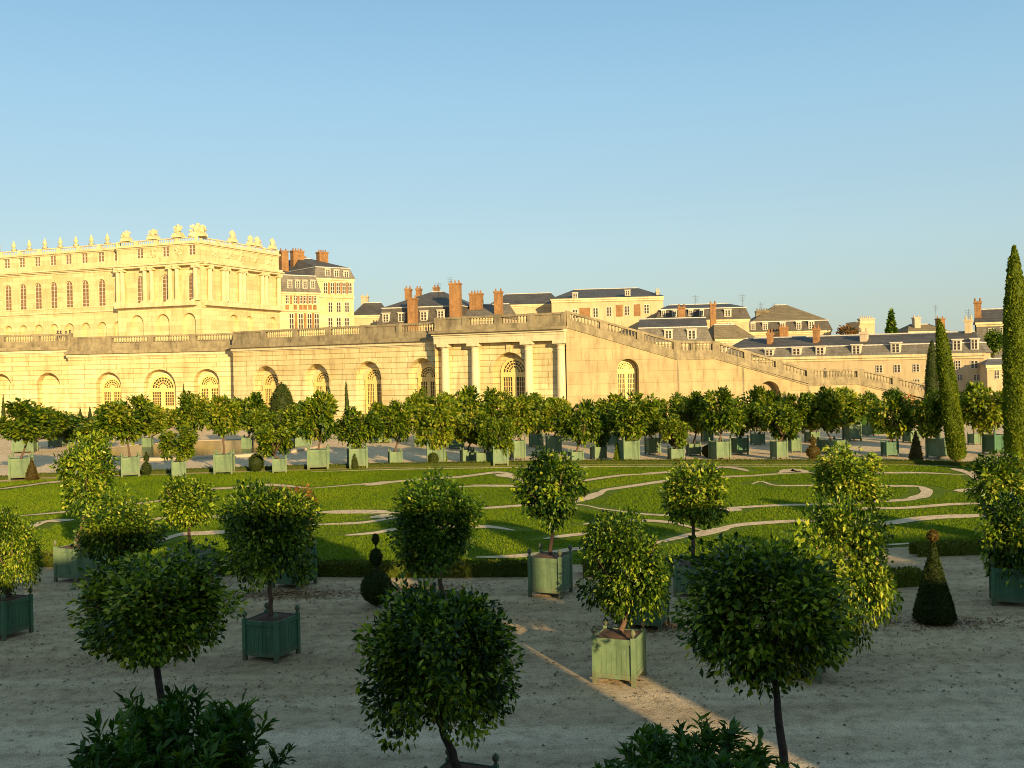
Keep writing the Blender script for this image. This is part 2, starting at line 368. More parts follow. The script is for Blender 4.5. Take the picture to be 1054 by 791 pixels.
NEAR = [crown_mesh('crown', 11, 14500, 0.088, 72, M['leaf'], 0.6, 0.2, 0.25),
        crown_mesh('crown', 12, 12500, 0.090, 64, M['leaf'], 0.15, 0.5, 0.35),
        crown_mesh('crown', 13, 15500, 0.086, 84, M['leaf'], 0.7, 0.1, 0.2),
        crown_mesh('crown', 14, 12000, 0.092, 56, M['leaf'], 0.0, 0.7, 0.4, 0.25)]
DARK = [crown_mesh('crown', 15, 15500, 0.086, 84, M['leaf_d'], 0.4, 0.1, 0.2)]
MIDD = [crown_mesh('crown', 21, 6500, 0.128, 60, M['leaf'], 0.2, 0.3, 0.3),
        crown_mesh('crown', 22, 5200, 0.140, 50, M['leaf'], 0.0, 0.8, 0.6),
        crown_mesh('crown', 23, 6500, 0.128, 70, M['leaf'], 0.3, 0.2, 0.2)]
FAR = [crown_mesh('crown', 31, 3900, 0.18, 34, M['leaf_f'], 0.1, 0.4, 0.2, 0.3),
       crown_mesh('crown', 32, 3600, 0.19, 30, M['leaf_f'], 0.2, 0.6, 0.2, 0.2),
       crown_mesh('crown', 33, 3900, 0.18, 40, M['leaf_f'], 0.0, 0.3, 0.2, 0.4),
       crown_mesh('crown', 34, 3400, 0.19, 28, M['leaf_f'], 0.3, 0.7, 0.2, 0.1)]
FARD = crown_mesh('crown', 35, 2800, 0.19, 44, M['leaf_d'], 0.0, 0.1, 0.1)
FARR = crown_mesh('crown', 36, 1200, 0.22, 28, M['leaf_r'], 0.0, 0.7, 0.2)
MIDR = crown_mesh('crown', 37, 3000, 0.15, 60, M['leaf_r'], 0.2, 0.4, 0.3)

def bush_mesh(name, seed, n, leaf, material, nstem=46):
    """oleander: sprays of long leaves on upright stems, unit width, base at z = 0, height about 1"""
    rng = np.random.default_rng(seed)
    az = rng.uniform(0, 2*pi, nstem); rr = np.sqrt(rng.uniform(0, 1, nstem)) * 0.98
    hgt = np.sqrt(np.maximum(0.05, 1 - rr ** 4 * 0.75)) * rng.uniform(0.84, 1.06, nstem)
    tip = np.stack([np.cos(az) * rr, np.sin(az) * rr, hgt], 1); root = tip * np.array([0.25, 0.25, 0.0])
    s = rng.integers(0, nstem, n); t = rng.uniform(0.25, 1.0, n) ** 0.7
    pos = root[s] + (tip[s] - root[s]) * t[:, None] + rng.normal(size=(n, 3)) * 0.018
    a = rng.uniform(0, 2*pi, n); el = rng.uniform(-0.2, 0.85, n) * (0.5 + 0.7 * t)
    axis = np.stack([np.cos(a) * np.cos(el), np.sin(a) * np.cos(el), np.sin(el)], 1) + (tip[s] - root[s]) * 0.25
    nrm = np.array([0, 0, 1.0]) + rng.normal(size=(n, 3)) * 0.4
    L = leaf * rng.uniform(0.7, 1.25, n); W = L * rng.uniform(0.13, 0.19, n)
    v, tr = leaf_batch(pos, axis, nrm, L, W, 0.4)
    tone = np.clip(rng.normal(0.45, 0.2, n) + (rng.normal(0, 0.12, nstem))[s], 0, 1)
    return tri_mesh(name, v, tr, material, np.repeat(tone, 2))

def clipped_mesh(name, seed, prof, n, leaf, material, up=0.0, rough=0.04):
    """clipped yew or cypress: leaf sprays set thickly on a turned outline (r, z), with a leafy core"""
    rng = np.random.default_rng(seed)
    pr = np.array(prof, float)
    seg = np.diff(pr, axis=0); ln = np.hypot(seg[:, 0], seg[:, 1]); rm = (pr[:-1, 0] + pr[1:, 0]) / 2 + 0.02
    wgt = ln * rm; wgt /= wgt.sum()
    k = rng.choice(len(seg), n, p=wgt); t = rng.uniform(0, 1, n)
    r = pr[k, 0] + seg[k, 0] * t; z = pr[k, 1] + seg[k, 1] * t
    a = rng.uniform(0, 2*pi, n)
    lump = 1 + rough * (np.sin(a * 3 + z * 2.3 + seed) + np.sin(a * 5 - z * 3.1)) * 0.8
    r = r * lump * rng.uniform(0.88, 1.02, n)
    pos = np.stack([np.cos(a) * r, np.sin(a) * r, z], 1)
    nr = np.stack([seg[k, 1], -seg[k, 0]], 1) / ln[k][:, None]
    out = np.stack([np.cos(a) * nr[:, 0], np.sin(a) * nr[:, 0], nr[:, 1]], 1)
    axis = out * (1 - up) * 0.8 + np.array([0, 0, up]) + rng.normal(size=(n, 3)) * 0.45
    L = leaf * rng.uniform(0.6, 1.3, n); W = L * 0.3
    v, tr = leaf_batch(pos - out * leaf * 0.4, axis, out + rng.normal(size=(n, 3)) * 0.5, L, W)
    tone = np.clip(rng.normal(0.45, 0.2, n) + 0.1 * np.sin(a * 4 + z * 1.7), 0, 1)
    # leafy core surface so that no daylight shows through
    nk = 20; cv = []; ct = []
    for (rr, zz) in prof:
        for j in range(nk):
            aa = 2*pi*j/nk; q = rr * 0.93 * (1 + rough * (sin(aa*3 + zz*2.3 + seed) + sin(aa*5 - zz*3.1)) * 0.8)
            cv.append((q*cos(aa), q*sin(aa), zz))
    for i in range(len(prof) - 1):
        for j in range(nk):
            j2 = (j+1) % nk; A, B, C_, D_ = i*nk+j, i*nk+j2, (i+1)*nk+j2, (i+1)*nk+j
            ct += [(A, B, C_), (A, C_, D_)]
    cv = np.array(cv); ct = np.array(ct) + len(v)
    return tri_mesh(name, np.concatenate([v, cv]), np.concatenate([tr, ct]), material, np.concatenate([np.repeat(tone, 2), np.full(len(ct), 0.25)]))

# ------------------------------------------------------------------ potted trees
def tub_meshes(tmat):
    body = MB(); h = 1.0                                  # unit tub: 1 wide, 1 high
    p = 0.045
    body.box(-0.5 + p, 0.5 - p, -0.5 + p, 0.5 - p, 0.12, 0.93)
    for sx, sy in ((0, -1), (0, 1), (-1, 0), (1, 0)):     # rails and planks on each side
        for z0, z1, d in ((0.12, 0.22, 0.022), (0.84, 0.95, 0.026), (0.30, 0.325, 0.012), (0.74, 0.765, 0.012)):
            if sy:
                y = sy * (0.5 - p); body.box(-0.5 + 0.07, 0.5 - 0.07, min(y, y + sy*d), max(y, y + sy*d), z0, z1)
            else:
                x = sx * (0.5 - p); body.box(min(x, x + sx*d), max(x, x + sx*d), -0.5 + 0.07, 0.5 - 0.07, z0, z1)
        for k in range(7):
            c = -0.36 + 0.12 * k
            if sy:
                y = sy * (0.5 - p); body.box(c - 0.054, c + 0.054, min(y, y + sy*0.006), max(y, y + sy*0.006), 0.2, 0.8)
            else:
                x = sx * (0.5 - p); body.box(min(x, x + sx*0.006), max(x, x + sx*0.006), c - 0.054, c + 0.054, 0.2, 0.8)
    post = MB(); post.box(-0.046, 0.046, -0.046, 0.046, 0.0, 0.99)
    fin = MB(); fin.lathe([(0.03, 0), (0.03, 0.03), (0.055, 0.05), (0.068, 0.09), (0.055, 0.13), (0.02, 0.16), (0.0, 0.18)], n=10)
    soil = MB(); soil.quad((-0.44, -0.44, 0.94), (0.44, -0.44, 0.94), (0.44, 0.44, 0.94), (-0.44, 0.44, 0.94))
    soil.lathe([(0.36, 0.943), (0.22, 0.965), (0.0, 0.98)], n=12)
    far = MB(); far.v = list(body.v); far.f = list(body.f)
    for sx in (-1, 1):
        for sy in (-1, 1):
            far.box(sx*0.46 - 0.055, sx*0.46 + 0.055, sy*0.46 - 0.055, sy*0.46 + 0.055, 0, 1.0)
            far.lathe([(0.03, 0), (0.065, 0.07), (0.05, 0.12), (0, 0.16)], (sx*0.46, sy*0.46, 1.0), 6)
    return (body.mesh('tub', tmat), post.mesh('post', tmat), fin.mesh('finial', tmat, True), soil.mesh('soil', M['soil']), far.mesh('tub', tmat))
TUB = tub_meshes(M['tub']); TUB_SHADE = tub_meshes(M['tub_shade'])

def trunk_mesh(seed, z0, z1, zc, rx, lean, r0, bark):
    rng = random.Random(seed); mb = MB()
    n = 6; pts = []
    for i in range(n + 1):
        t = i / n
        pts.append((lean[0]*t + rng.uniform(-.02, .02)*(0 < i), lean[1]*t + rng.uniform(-.02, .02)*(0 < i), z0 + (z1 - z0)*t))
    mb.tube(pts, [r0 * (1.15 - 0.4*i/n) for i in range(n + 1)], 8)
    top = pts[-1]
    for k in range(7):
        a = 2*pi*k/7 + rng.uniform(-.3, .3); ex = rx * rng.uniform(0.45, 0.75); ez = zc + rng.uniform(-0.1, 0.7)*rx*0.8
        mb.tube([top, (top[0] + cos(a)*ex*0.4, top[1] + sin(a)*ex*0.4, (top[2]*0.6 + ez*0.4)), (top[0] + cos(a)*ex, top[1] + sin(a)*ex, ez)],
                [r0*0.6, r0*0.42, r0*0.15], 6)
    return mb.mesh('trunk', bark, True)

TG = 'potted trees set out on the gravel'
def potted(label, base, D, crown, tubw, tubh, rz, near, cm, shaded_tub=False, cat='potted tree', group=TG, bark=None, r0=None, name='potted_tree', tubless=False):
    """base = (u, v or None) pixel of the tub's foot, crown = (u, top v, bottom v, width px)"""
    if base[1] is not None:
        x, y = Gd(*base); D = y
    else:
        p, q = unrot(base[0], V0); x, y = p / F * D, D
    # crown from the photograph's outline at this depth
    cu, ct, cb, cw = crown
    cx, _, zt = P(cu, ct, D); _, _, zb = P(cu, cb, D)
    rx = cw * pxm(D) / 2; zc = (zt + zb) / 2; rzz = (zt - zb) / 2
    root = thing(name, label, cat, (x, y, 0), 0, group)
    T = TUB_SHADE if shaded_tub else TUB
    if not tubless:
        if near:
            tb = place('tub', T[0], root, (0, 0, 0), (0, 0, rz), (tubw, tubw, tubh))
            for sx in (-1, 1):
                for sy in (-1, 1):
                    place('post', T[1], tb, (sx*0.46, sy*0.46, 0.0))
                    place('finial', T[2], tb, (sx*0.46, sy*0.46, 1.0))
            place('soil', T[3], tb)
        else:
            place('tub', T[4], root, (0, 0, 0), (0, 0, rz), (tubw, tubw, tubh))
    seed = int(abs(cu) * 13 + ct)
    lean = (cx - x, 0)
    if r0 is None: r0 = 0.062 if near else 0.075
    tz1 = max(zb + 0.25 * rzz, tubh + 0.2)
    place('trunk', trunk_mesh(seed, tubh * 0.9 if not tubless else 0, tz1, zc, rx, lean, r0, bark or M['bark']), root)
    place('crown', cm, root, (lean[0], 0, zc), (0, 0, random.uniform(0, 2*pi)), (rx, rx, rzz))
    return root

# nearest row, all in the shade of the added wall behind the camera
TR = radians(-22)
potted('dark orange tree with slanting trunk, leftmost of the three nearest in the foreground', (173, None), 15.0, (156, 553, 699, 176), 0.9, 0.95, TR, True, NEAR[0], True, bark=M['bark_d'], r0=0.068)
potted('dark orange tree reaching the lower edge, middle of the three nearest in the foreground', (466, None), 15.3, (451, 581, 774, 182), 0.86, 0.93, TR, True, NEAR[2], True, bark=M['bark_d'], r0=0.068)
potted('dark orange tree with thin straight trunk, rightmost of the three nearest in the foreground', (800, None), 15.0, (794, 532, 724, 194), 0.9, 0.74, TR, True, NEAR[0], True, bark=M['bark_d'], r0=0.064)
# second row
potted('shaded orange tree with shaded green tub seen on edge, left of the shaded path', (280, 676), 0, (275, 482, 614, 112), 0.98, 1.02, TR, True, NEAR[2], True)
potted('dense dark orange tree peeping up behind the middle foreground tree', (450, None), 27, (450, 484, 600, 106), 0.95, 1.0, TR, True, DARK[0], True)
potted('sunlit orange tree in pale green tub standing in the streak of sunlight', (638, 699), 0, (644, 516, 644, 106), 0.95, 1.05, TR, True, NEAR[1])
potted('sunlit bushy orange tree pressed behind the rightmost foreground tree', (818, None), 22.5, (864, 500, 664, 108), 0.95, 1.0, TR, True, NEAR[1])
potted('bright tree at left edge in a shaded green tub cut by the frame', (6, 654), 0, (10, 514, 614, 64), 0.95, 1.05, TR, True, NEAR[1], True)
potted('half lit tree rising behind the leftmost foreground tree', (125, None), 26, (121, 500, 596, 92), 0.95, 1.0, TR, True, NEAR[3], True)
# third row
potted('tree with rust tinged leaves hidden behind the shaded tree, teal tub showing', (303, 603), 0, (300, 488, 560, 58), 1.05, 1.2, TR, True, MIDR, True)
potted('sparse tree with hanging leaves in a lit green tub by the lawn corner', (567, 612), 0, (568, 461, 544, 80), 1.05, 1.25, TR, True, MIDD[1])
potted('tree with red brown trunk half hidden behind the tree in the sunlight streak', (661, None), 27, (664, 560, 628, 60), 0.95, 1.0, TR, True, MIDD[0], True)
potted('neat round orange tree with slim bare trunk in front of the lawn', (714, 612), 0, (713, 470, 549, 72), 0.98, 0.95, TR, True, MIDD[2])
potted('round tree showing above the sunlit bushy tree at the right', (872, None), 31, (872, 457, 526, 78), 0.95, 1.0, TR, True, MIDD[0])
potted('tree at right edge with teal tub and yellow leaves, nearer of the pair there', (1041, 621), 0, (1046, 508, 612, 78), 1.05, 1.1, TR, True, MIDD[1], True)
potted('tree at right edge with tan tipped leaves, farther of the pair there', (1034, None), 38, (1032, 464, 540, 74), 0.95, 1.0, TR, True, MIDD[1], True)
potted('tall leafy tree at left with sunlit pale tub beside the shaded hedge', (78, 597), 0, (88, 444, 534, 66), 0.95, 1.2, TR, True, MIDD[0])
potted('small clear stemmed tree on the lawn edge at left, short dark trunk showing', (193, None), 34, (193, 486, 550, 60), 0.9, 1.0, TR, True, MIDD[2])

# rows beyond the lawn: (base u, base v, tub w px, tub h px, crown u, top, bottom, width, kind, label)
rows = [
 (22, 494, 22, 24, 27, 413, 458, 62, 2, 'broad flat topped tree at far left, a small cone yew against its tub'),
 (134, 491, 19, 22, 130, 406, 458, 58, 0, 'wide dark trunked tree in pale square tub, below the left arched door'),
 (184, 492, 15, 18, 183, 439, 473, 36, 3, 'very small low headed tree in a short tub before the round pond'),
 (231, 488, 20, 22, 229, 405, 452, 38, 1, 'tree in a big pale tub before the right half of the round pond'),
 (288, 487, 15, 16, 281, 436, 470, 36, 3, 'small low headed tree with a ball yew close to its left'),
 (328, 483, 23, 22, 328, 400, 460, 44, 1, 'open topped tree in the widest pale tub, second arched niche behind it'),
 (368, 482, 20, 22, 368, 418, 462, 40, 0, 'round tree whose tub has two little clipped yews in front'),
 (407, 479, 14, 15, 408, 414, 458, 36, 2, 'round tree in a small tub just right of the two little clipped yews'),
 (449, 478, 20, 22, 447, 408, 462, 44, 3, 'tree behind the dark ball yew and the egg yew'),
 (481, 476, 13, 14, 483, 420, 460, 36, 1, 'tree in a small tub right of the egg yew'),
 (497, 478, 16, 13, 500, 425, 464, 32, 0, 'short tree in a low wide tub below the second column'),
 (514, 479, 17, 18, 516, 430, 468, 26, 5, 'brownish small headed tree in a tub left of the large sparse tree'),
 (533, 474, 14, 22, 535, 408, 452, 38, 2, 'tree half hidden by the large sparse tree, right of columned door'),
 (570, 466, 15, 18, 572, 408, 448, 40, 1, 'tree below the last column, its tub mostly hidden'),
 (593, 477, 14, 13, 596, 410, 460, 40, 0, 'tree in a low tub right of the large sparse tree'),
 (616, 473, 14, 14, 616, 425, 460, 27, 4, 'very dark ball headed tree among green ones'),
 (646, 476, 20, 24, 648, 404, 453, 44, 3, 'tree behind the sharp cone yew, below the small arched door'),
 (672, 468, 14, 18, 668, 410, 451, 36, 1, 'tree just right of the sharp cone yew, tub in shadow'),
 (696, 473, 15, 12, 694, 428, 461, 32, 5, 'yellowing small tree in a low tub above the neat round tree'),
 (714, 469, 13, 13, 716, 402, 447, 38, 0, 'tree with tufted top above the neat round tree'),
 (741, 473, 18, 20, 741, 401, 451, 42, 2, 'tree in a tall ribbed tub beside the bronze ball yew'),
 (761, 468, 15, 18, 762, 409, 449, 36, 6, 'tree in a dark shadowed tub right of the bronze ball yew'),
 (802, 473, 14, 20, 805, 414, 454, 34, 3, 'smaller bright tree standing forward, left of the red topped bronze yew'),
 (817, 466, 12, 16, 822, 404, 446, 38, 0, 'tree close behind the smaller bright tree, left of the red topped bronze yew'),
 (857, 466, 24, 14, 850, 400, 449, 46, 2, 'wide tree in a broad low tub behind the round tree at the right'),
 (877, 454, 15, 18, 874, 397, 441, 38, 1, 'tree in a light tub ending the dense line, beside the hedge block'),
 (916, 470, 14, 16, 918, 405, 453, 44, 6, 'tree in a shaded teal tub between the small hedge and the bronze cone yew'),
 (967, 472, 20, 22, 958, 401, 451, 36, 3, 'tree in a tall ribbed tub left of the leaning cypress'),
 (1024, 468, 18, 22, 1015, 392, 448, 54, 6, 'large dark tree between the two big cypresses'),
 (26, 466, 22, 13, 50, 419, 453, 42, 0, 'tree behind the broad flat topped tree at far left'),
 (60, 460, 16, 12, 74, 428, 452, 46, 4, 'low dark tree below the two slender cone yews at left'),
 (106, 464, 10, 11, 100, 430, 456, 42, 3, 'small tree beyond the round pond, left of the wide tree'),
 (152, 462, 10, 12, 160, 414, 449, 42, 1, 'tree beyond the pond, right of the wide tree'),
 (190, 459, 10, 11, 197, 405, 447, 38, 2, 'tree beyond the pond with a needle yew over its top'),
 (256, 459, 10, 10, 257, 403, 447, 36, 0, 'tree beyond the pond, left of the domed yew'),
 (254, 464, 10, 14, 268, 418, 451, 30, 5, 'pink brown tree before the domed yew'),
 (312, 461, 18, 12, 304, 416, 452, 40, 2, 'tree just right of the domed yew'),
 (395, 456, 14, 12, 396, 412, 449, 34, 1, 'tree between the third and fourth arched niches, behind the row'),
 (431, 460, 10, 14, 431, 400, 440, 28, 3, 'thin topped tree before the fourth arched niche'),
 (470, 462, 15, 14, 474, 396, 449, 46, 6, 'tall dark tree before the first two columns'),
 (505, 457, 14, 14, 510, 402, 447, 44, 2, 'tree before the columned arched door'),
 (552, 460, 14, 14, 553, 404, 447, 42, 0, 'tree between the last two columns, in the back row'),
 (630, 458, 12, 12, 628, 404, 447, 38, 1, 'back row tree left of the small arched door'),
 (686, 456, 12, 12, 690, 405, 447, 36, 3, 'back row tree right of the small arched door'),
 (728, 455, 11, 12, 724, 410, 446, 32, 2, 'back row tree below the upper landing'),
 (780, 458, 12, 12, 785, 396, 445, 42, 0, 'back row tree in front of the dark arch under the lower stairs'),
 (836, 456, 12, 12, 838, 402, 445, 38, 1, 'back row tree below the lower landing'),
 (893, 449, 10, 12, 894, 404, 425, 18, 4, 'little dark round bush tree at the foot of the stairs'),
 (920, 452, 10, 12, 920, 401, 421, 24, 4, 'little dark bush tree behind the tree in the shaded teal tub'),
 (938, 456, 13, 14, 936, 405, 437, 28, 7, 'rust orange leaved tree left of the dark cypress'),
 (1003, 458, 10, 12, 1000, 397, 437, 32, 2, 'smaller tree beside the large dark tree, right of the leaning cypress'),
]
for i, (bu, bv, tw, th, cu, ct, cb, cw, kd, lab) in enumerate(rows):
    D = Gd(bu, bv)[1]; k = pxm(D)
    cm = {0: FAR[0], 1: FAR[1], 2: FAR[2], 3: FAR[3], 4: FARD, 5: FAR[1], 6: FAR[0], 7: FARR}[kd]
    if kd == 5: cm = FAR[3]
    potted(lab, (bu, bv), 0, (cu, ct - 1, cb + 3, cw * 1.15), tw * k * 0.92, th * k * 0.98, radians(14 + random.uniform(-9, 9)), False, cm,
           shaded_tub=kd in (6,), r0=0.07)

# the two oleanders at the bottom edge (pots below the frame)
def oleander(u, D, vtop, wpx, lab, seed):
    x, y, zt = P(u, vtop, D); rx = wpx * pxm(D) / 2
    root = thing('oleander_bush', lab, 'potted shrub', (x, y, 0), 0, 'oleander bushes in tubs')
    tb = place('tub', TUB_SHADE[0], root, (0, 0, 0), (0, 0, TR), (0.85, 0.85, 0.8))
    for sx in (-1, 1):
        for sy in (-1, 1):
            place('post', TUB_SHADE[1], tb, (sx*0.46, sy*0.46, 0)); place('finial', TUB_SHADE[2], tb, (sx*0.46, sy*0.46, 1.0))
    place('soil', TUB_SHADE[3], tb)
    st = MB(); rng = random.Random(seed)
    for k in range(9):
        a = rng.uniform(0, 2*pi); r = rx * rng.uniform(0.2, 0.7)
        st.tube([(cos(a)*0.12, sin(a)*0.12, 0.7), (cos(a)*r*0.6, sin(a)*r*0.6, 1.2), (cos(a)*r, sin(a)*r, zt*0.8)], [0.022, 0.018, 0.01], 5)
    st.build('stems', M['bark_d'], root, smooth=True)
    place('foliage', bush_mesh('foliage', seed, 6500, 0.13, M['oleander'], 90), root, (0, 0, 0.75), (0, 0, 0), (rx, rx, zt - 0.75))
oleander(183, 13.4, 730, 222, 'oleander bush at lower left under the slanting trunk', 5)
oleander(718, 12.8, 764, 236, 'oleander bush at the lower edge before the streak of sunlight', 6)

# ------------------------------------------------------------------ clipped yews and cypresses
def yew(u, v, w, h, kind, lab, matk='yew', D=None, lean=0.0, name='clipped_yew', n=900):
    x, y = Gd(u, v); k = pxm(y); W = w * k / 2; H = h * k
    if kind == 'cone':   prof = [(W*0.8, 0.0), (W, 0.10*H), (W*0.8, 0.35*H), (W*0.45, 0.7*H), (W*0.15, 0.93*H), (0.01, H)]
    elif kind == 'ball': prof = [(W*0.4, 0.02*H), (W*0.85, 0.2*H), (W, 0.5*H), (W*0.85, 0.8*H), (W*0.4, 0.97*H), (0.01, H)]
    elif kind == 'egg':  prof = [(W*0.75, 0.0), (W, 0.25*H), (W*0.9, 0.55*H), (W*0.6, 0.82*H), (W*0.25, 0.96*H), (0.01, H)]
    elif kind == 'dome': prof = [(W*0.95, 0.0), (W, 0.4*H), (W*0.86, 0.66*H), (W*0.6, 0.84*H), (W*0.28, 0.96*H), (0.01, H)]
    elif kind == 'tiers': prof = [(W*0.4, 0), (W, 0.2*H), (W*0.9, 0.42*H), (W*0.3, 0.55*H), (W*0.14, 0.58*H), (W*0.5, 0.68*H), (W*0.5, 0.8*H), (W*0.15, 0.9*H), (0.01, H)]
    elif kind == 'needle': prof = [(W, 0), (W*0.8, 0.4*H), (W*0.45, 0.75*H), (0.01, H)]
    root = thing(name, lab, 'topiary', (x, y, 0), 0, 'clipped yews about the lawn')
    place('foliage', clipped_mesh('foliage', int(u), prof, n, max(0.12, W*0.22), M[matk]), root, (0, 0, 0.03), (0, lean, 0))
    st = MB(); st.tube([(0, 0, 0), (0, 0, min(0.5, H*0.5))], [0.06, 0.05], 6); st.build('stem', M['bark_d'], root)
    return root
yew(33, 495, 13, 21, 'cone', 'small brown green cone yew at far left before a pale tub', 'yew_b')
yew(151, 490, 10, 24, 'tiers', 'small tiered yew between two pale tubs before the pond')
yew(264, 486, 16, 18, 'ball', 'ball yew left of a small tub before the pond')
yew(365, 483, 8, 15, 'cone', 'small dark cone yew, left of a touching pair')
yew(374, 482, 10, 19, 'egg', 'small olive egg yew, right of a touching pair', 'cypress')
yew(446, 479, 11, 12, 'ball', 'dark ball yew beside the olive egg yew by a tall tub')
yew(455, 478, 11, 16, 'egg', 'olive egg yew beside the dark ball yew by a tall tub', 'cypress')
yew(637, 476, 11, 23, 'cone', 'sharp olive cone yew beside a pale tub at the centre', 'cypress')
yew(729, 471, 13, 12, 'ball', 'bronze ball yew between two tubs behind the neat round tree', 'yew_b')
yew(837, 473, 14, 25, 'tiers', 'bronze tiered yew with a reddish top near the stairs', 'yew_b')
yew(943, 476, 14, 32, 'cone', 'bronze cone yew alone on the gravel left of the leaning cypress', 'yew_b')
yew(291, 452, 27, 57, 'dome', 'big domed yew before the left niches', 'yew', n=2200)
yew(359, 448, 7, 56, 'needle', 'slender leaning needle yew between two niches', 'yew', lean=radians(-2))
yew(4, 447, 6, 40, 'needle', 'slender needle yew at the left edge', 'yew')
yew(83, 446, 7, 26, 'needle', 'slender needle yew, left of two by the blank wall', 'yew')
yew(93, 446, 7, 27, 'needle', 'slender needle yew, right of two by the blank wall', 'yew')
yew(190, 446, 7, 50, 'needle', 'slender needle yew right of the great central door', 'yew')

# near cone with a knob, and the dark tiered balls
x, y = Gd(962, 641); k = pxm(y)
root = thing('cone_topiary', 'tall cone topiary with a round knob on top, only its top in sunlight', 'topiary', (x, y, 0), 0, 'clipped yews about the lawn')
H = 82 * k; W = 22 * k
place('foliage', clipped_mesh('foliage', 3, [(W*0.82, 0), (W*0.96, 0.05*H), (W*0.84, 0.2*H), (W*0.55, 0.48*H), (W*0.27, 0.76*H), (W*0.07, 0.97*H), (0.02, H)], 11000, 0.055, M['yew'], rough=0.012), root, (0, 0, 0.05))
place('knob', clipped_mesh('knob', 4, [(0.02, 0), (W*0.17, 0.05), (W*0.26, 0.14), (W*0.22, 0.24), (0.02, 0.32)], 500, 0.06, M['yew_b'], rough=0.02), root, (0, 0, H + 0.02))
st = MB(); st.tube([(0, 0, 0), (0, 0, H)], [0.05, 0.02], 6); st.build('stem', M['bark_d'], root)
x, y = Gd(388, 624); k = pxm(y)
root = thing('tiered_topiary', 'dark topiary of a ball, an egg and a knob in shade', 'topiary', (x, y, 0), 0, 'clipped yews about the lawn')
st = MB(); st.tube([(0, 0, 0), (0, 0, 74*k)], [0.05, 0.02], 6); st.build('stem', M['bark_d'], root)
for nm, zc, rr, hh, nn in (('ball', 19*k, 16.5*k, 17*k, 3000), ('egg', 50*k, 6.2*k, 9*k, 900), ('knob', 69*k, 3.6*k, 5*k, 400)):
    pf = [(rr*sin(a), zc - hh*cos(a)) for a in np.linspace(0.05, pi - 0.05, 10)]
    place(nm, clipped_mesh(nm, 5, pf, nn, 0.06, M['yew'], rough=0.012), root, (0, 0, 0))

def cypress(u, v, w, top_u, top_v, lab, seed, n, mk='cypress'):
    x, y = Gd(u, v); D = y; k = pxm(D); W = w * k / 2
    tx, _, tz = P(top_u, top_v, D)
    root = thing('cypress', lab, 'cypress', (x, y, 0), 0, 'cypresses by the right hand lawn')
    prof = [(W*0.7, 0.0), (W*0.98, 0.03*tz), (W, 0.2*tz), (W*0.98, 0.45*tz), (W*0.86, 0.68*tz), (W*0.64, 0.85*tz), (W*0.36, 0.95*tz), (0.03, tz)]
    me = clipped_mesh('crown', seed, prof, n, 0.16, M[mk], 0.74, 0.03)
    place('crown', me, root, (0, 0, 0.15), (0, atan2(tx - x, tz), 0))
    st = MB(); st.tube([(0, 0, 0), ((tx-x)*0.5, 0, tz*0.5)], [0.22, 0.12], 8); st.build('trunk', M['bark'], root)
cypress(1048, 488, 26, 1044, 257, 'tallest cypress, a dark column at the right edge', 41, 32000)
cypress(986, 475, 18.5, 966.5, 331, 'sunlit yellow green cypress leaning left, near the right edge', 42, 22000)
cypress(958, 449, 13, 959, 353, 'dark shaded cypress behind the leaning one', 43, 8000, 'yew')  # darker yew foliage on a cypress puts its shade into the colour

# ------------------------------------------------------------------ ground, lawn, paths, hedges, pond
mb = MB(); mb.quad((-1500, -60, 0), (1500, -60, 0), (1500, 3000, 0), (-1500, 3000, 0))
tag(mb.build('ground', M['gravel']), kind='structure')
back = [(-60, 502), (40, 494), (150, 490), (300, 485), (440, 481.5), (640, 479), (914, 479), (1000, 481), (1110, 484)]
front = [(1110, 562), (1020, 561), (967, 561), (880, 566), (740, 578), (547, 582), (330, 582), (200, 577), (47, 572), (-60, 568)]
lawn_poly = [Gd(*p) for p in back] + [Gd(*p) for p in front]
mb = MB(); mb.quad(*[(x, y, 0.02) for x, y in lawn_poly][::-1])
tag(mb.build('lawn', M['turf']), kind='structure')

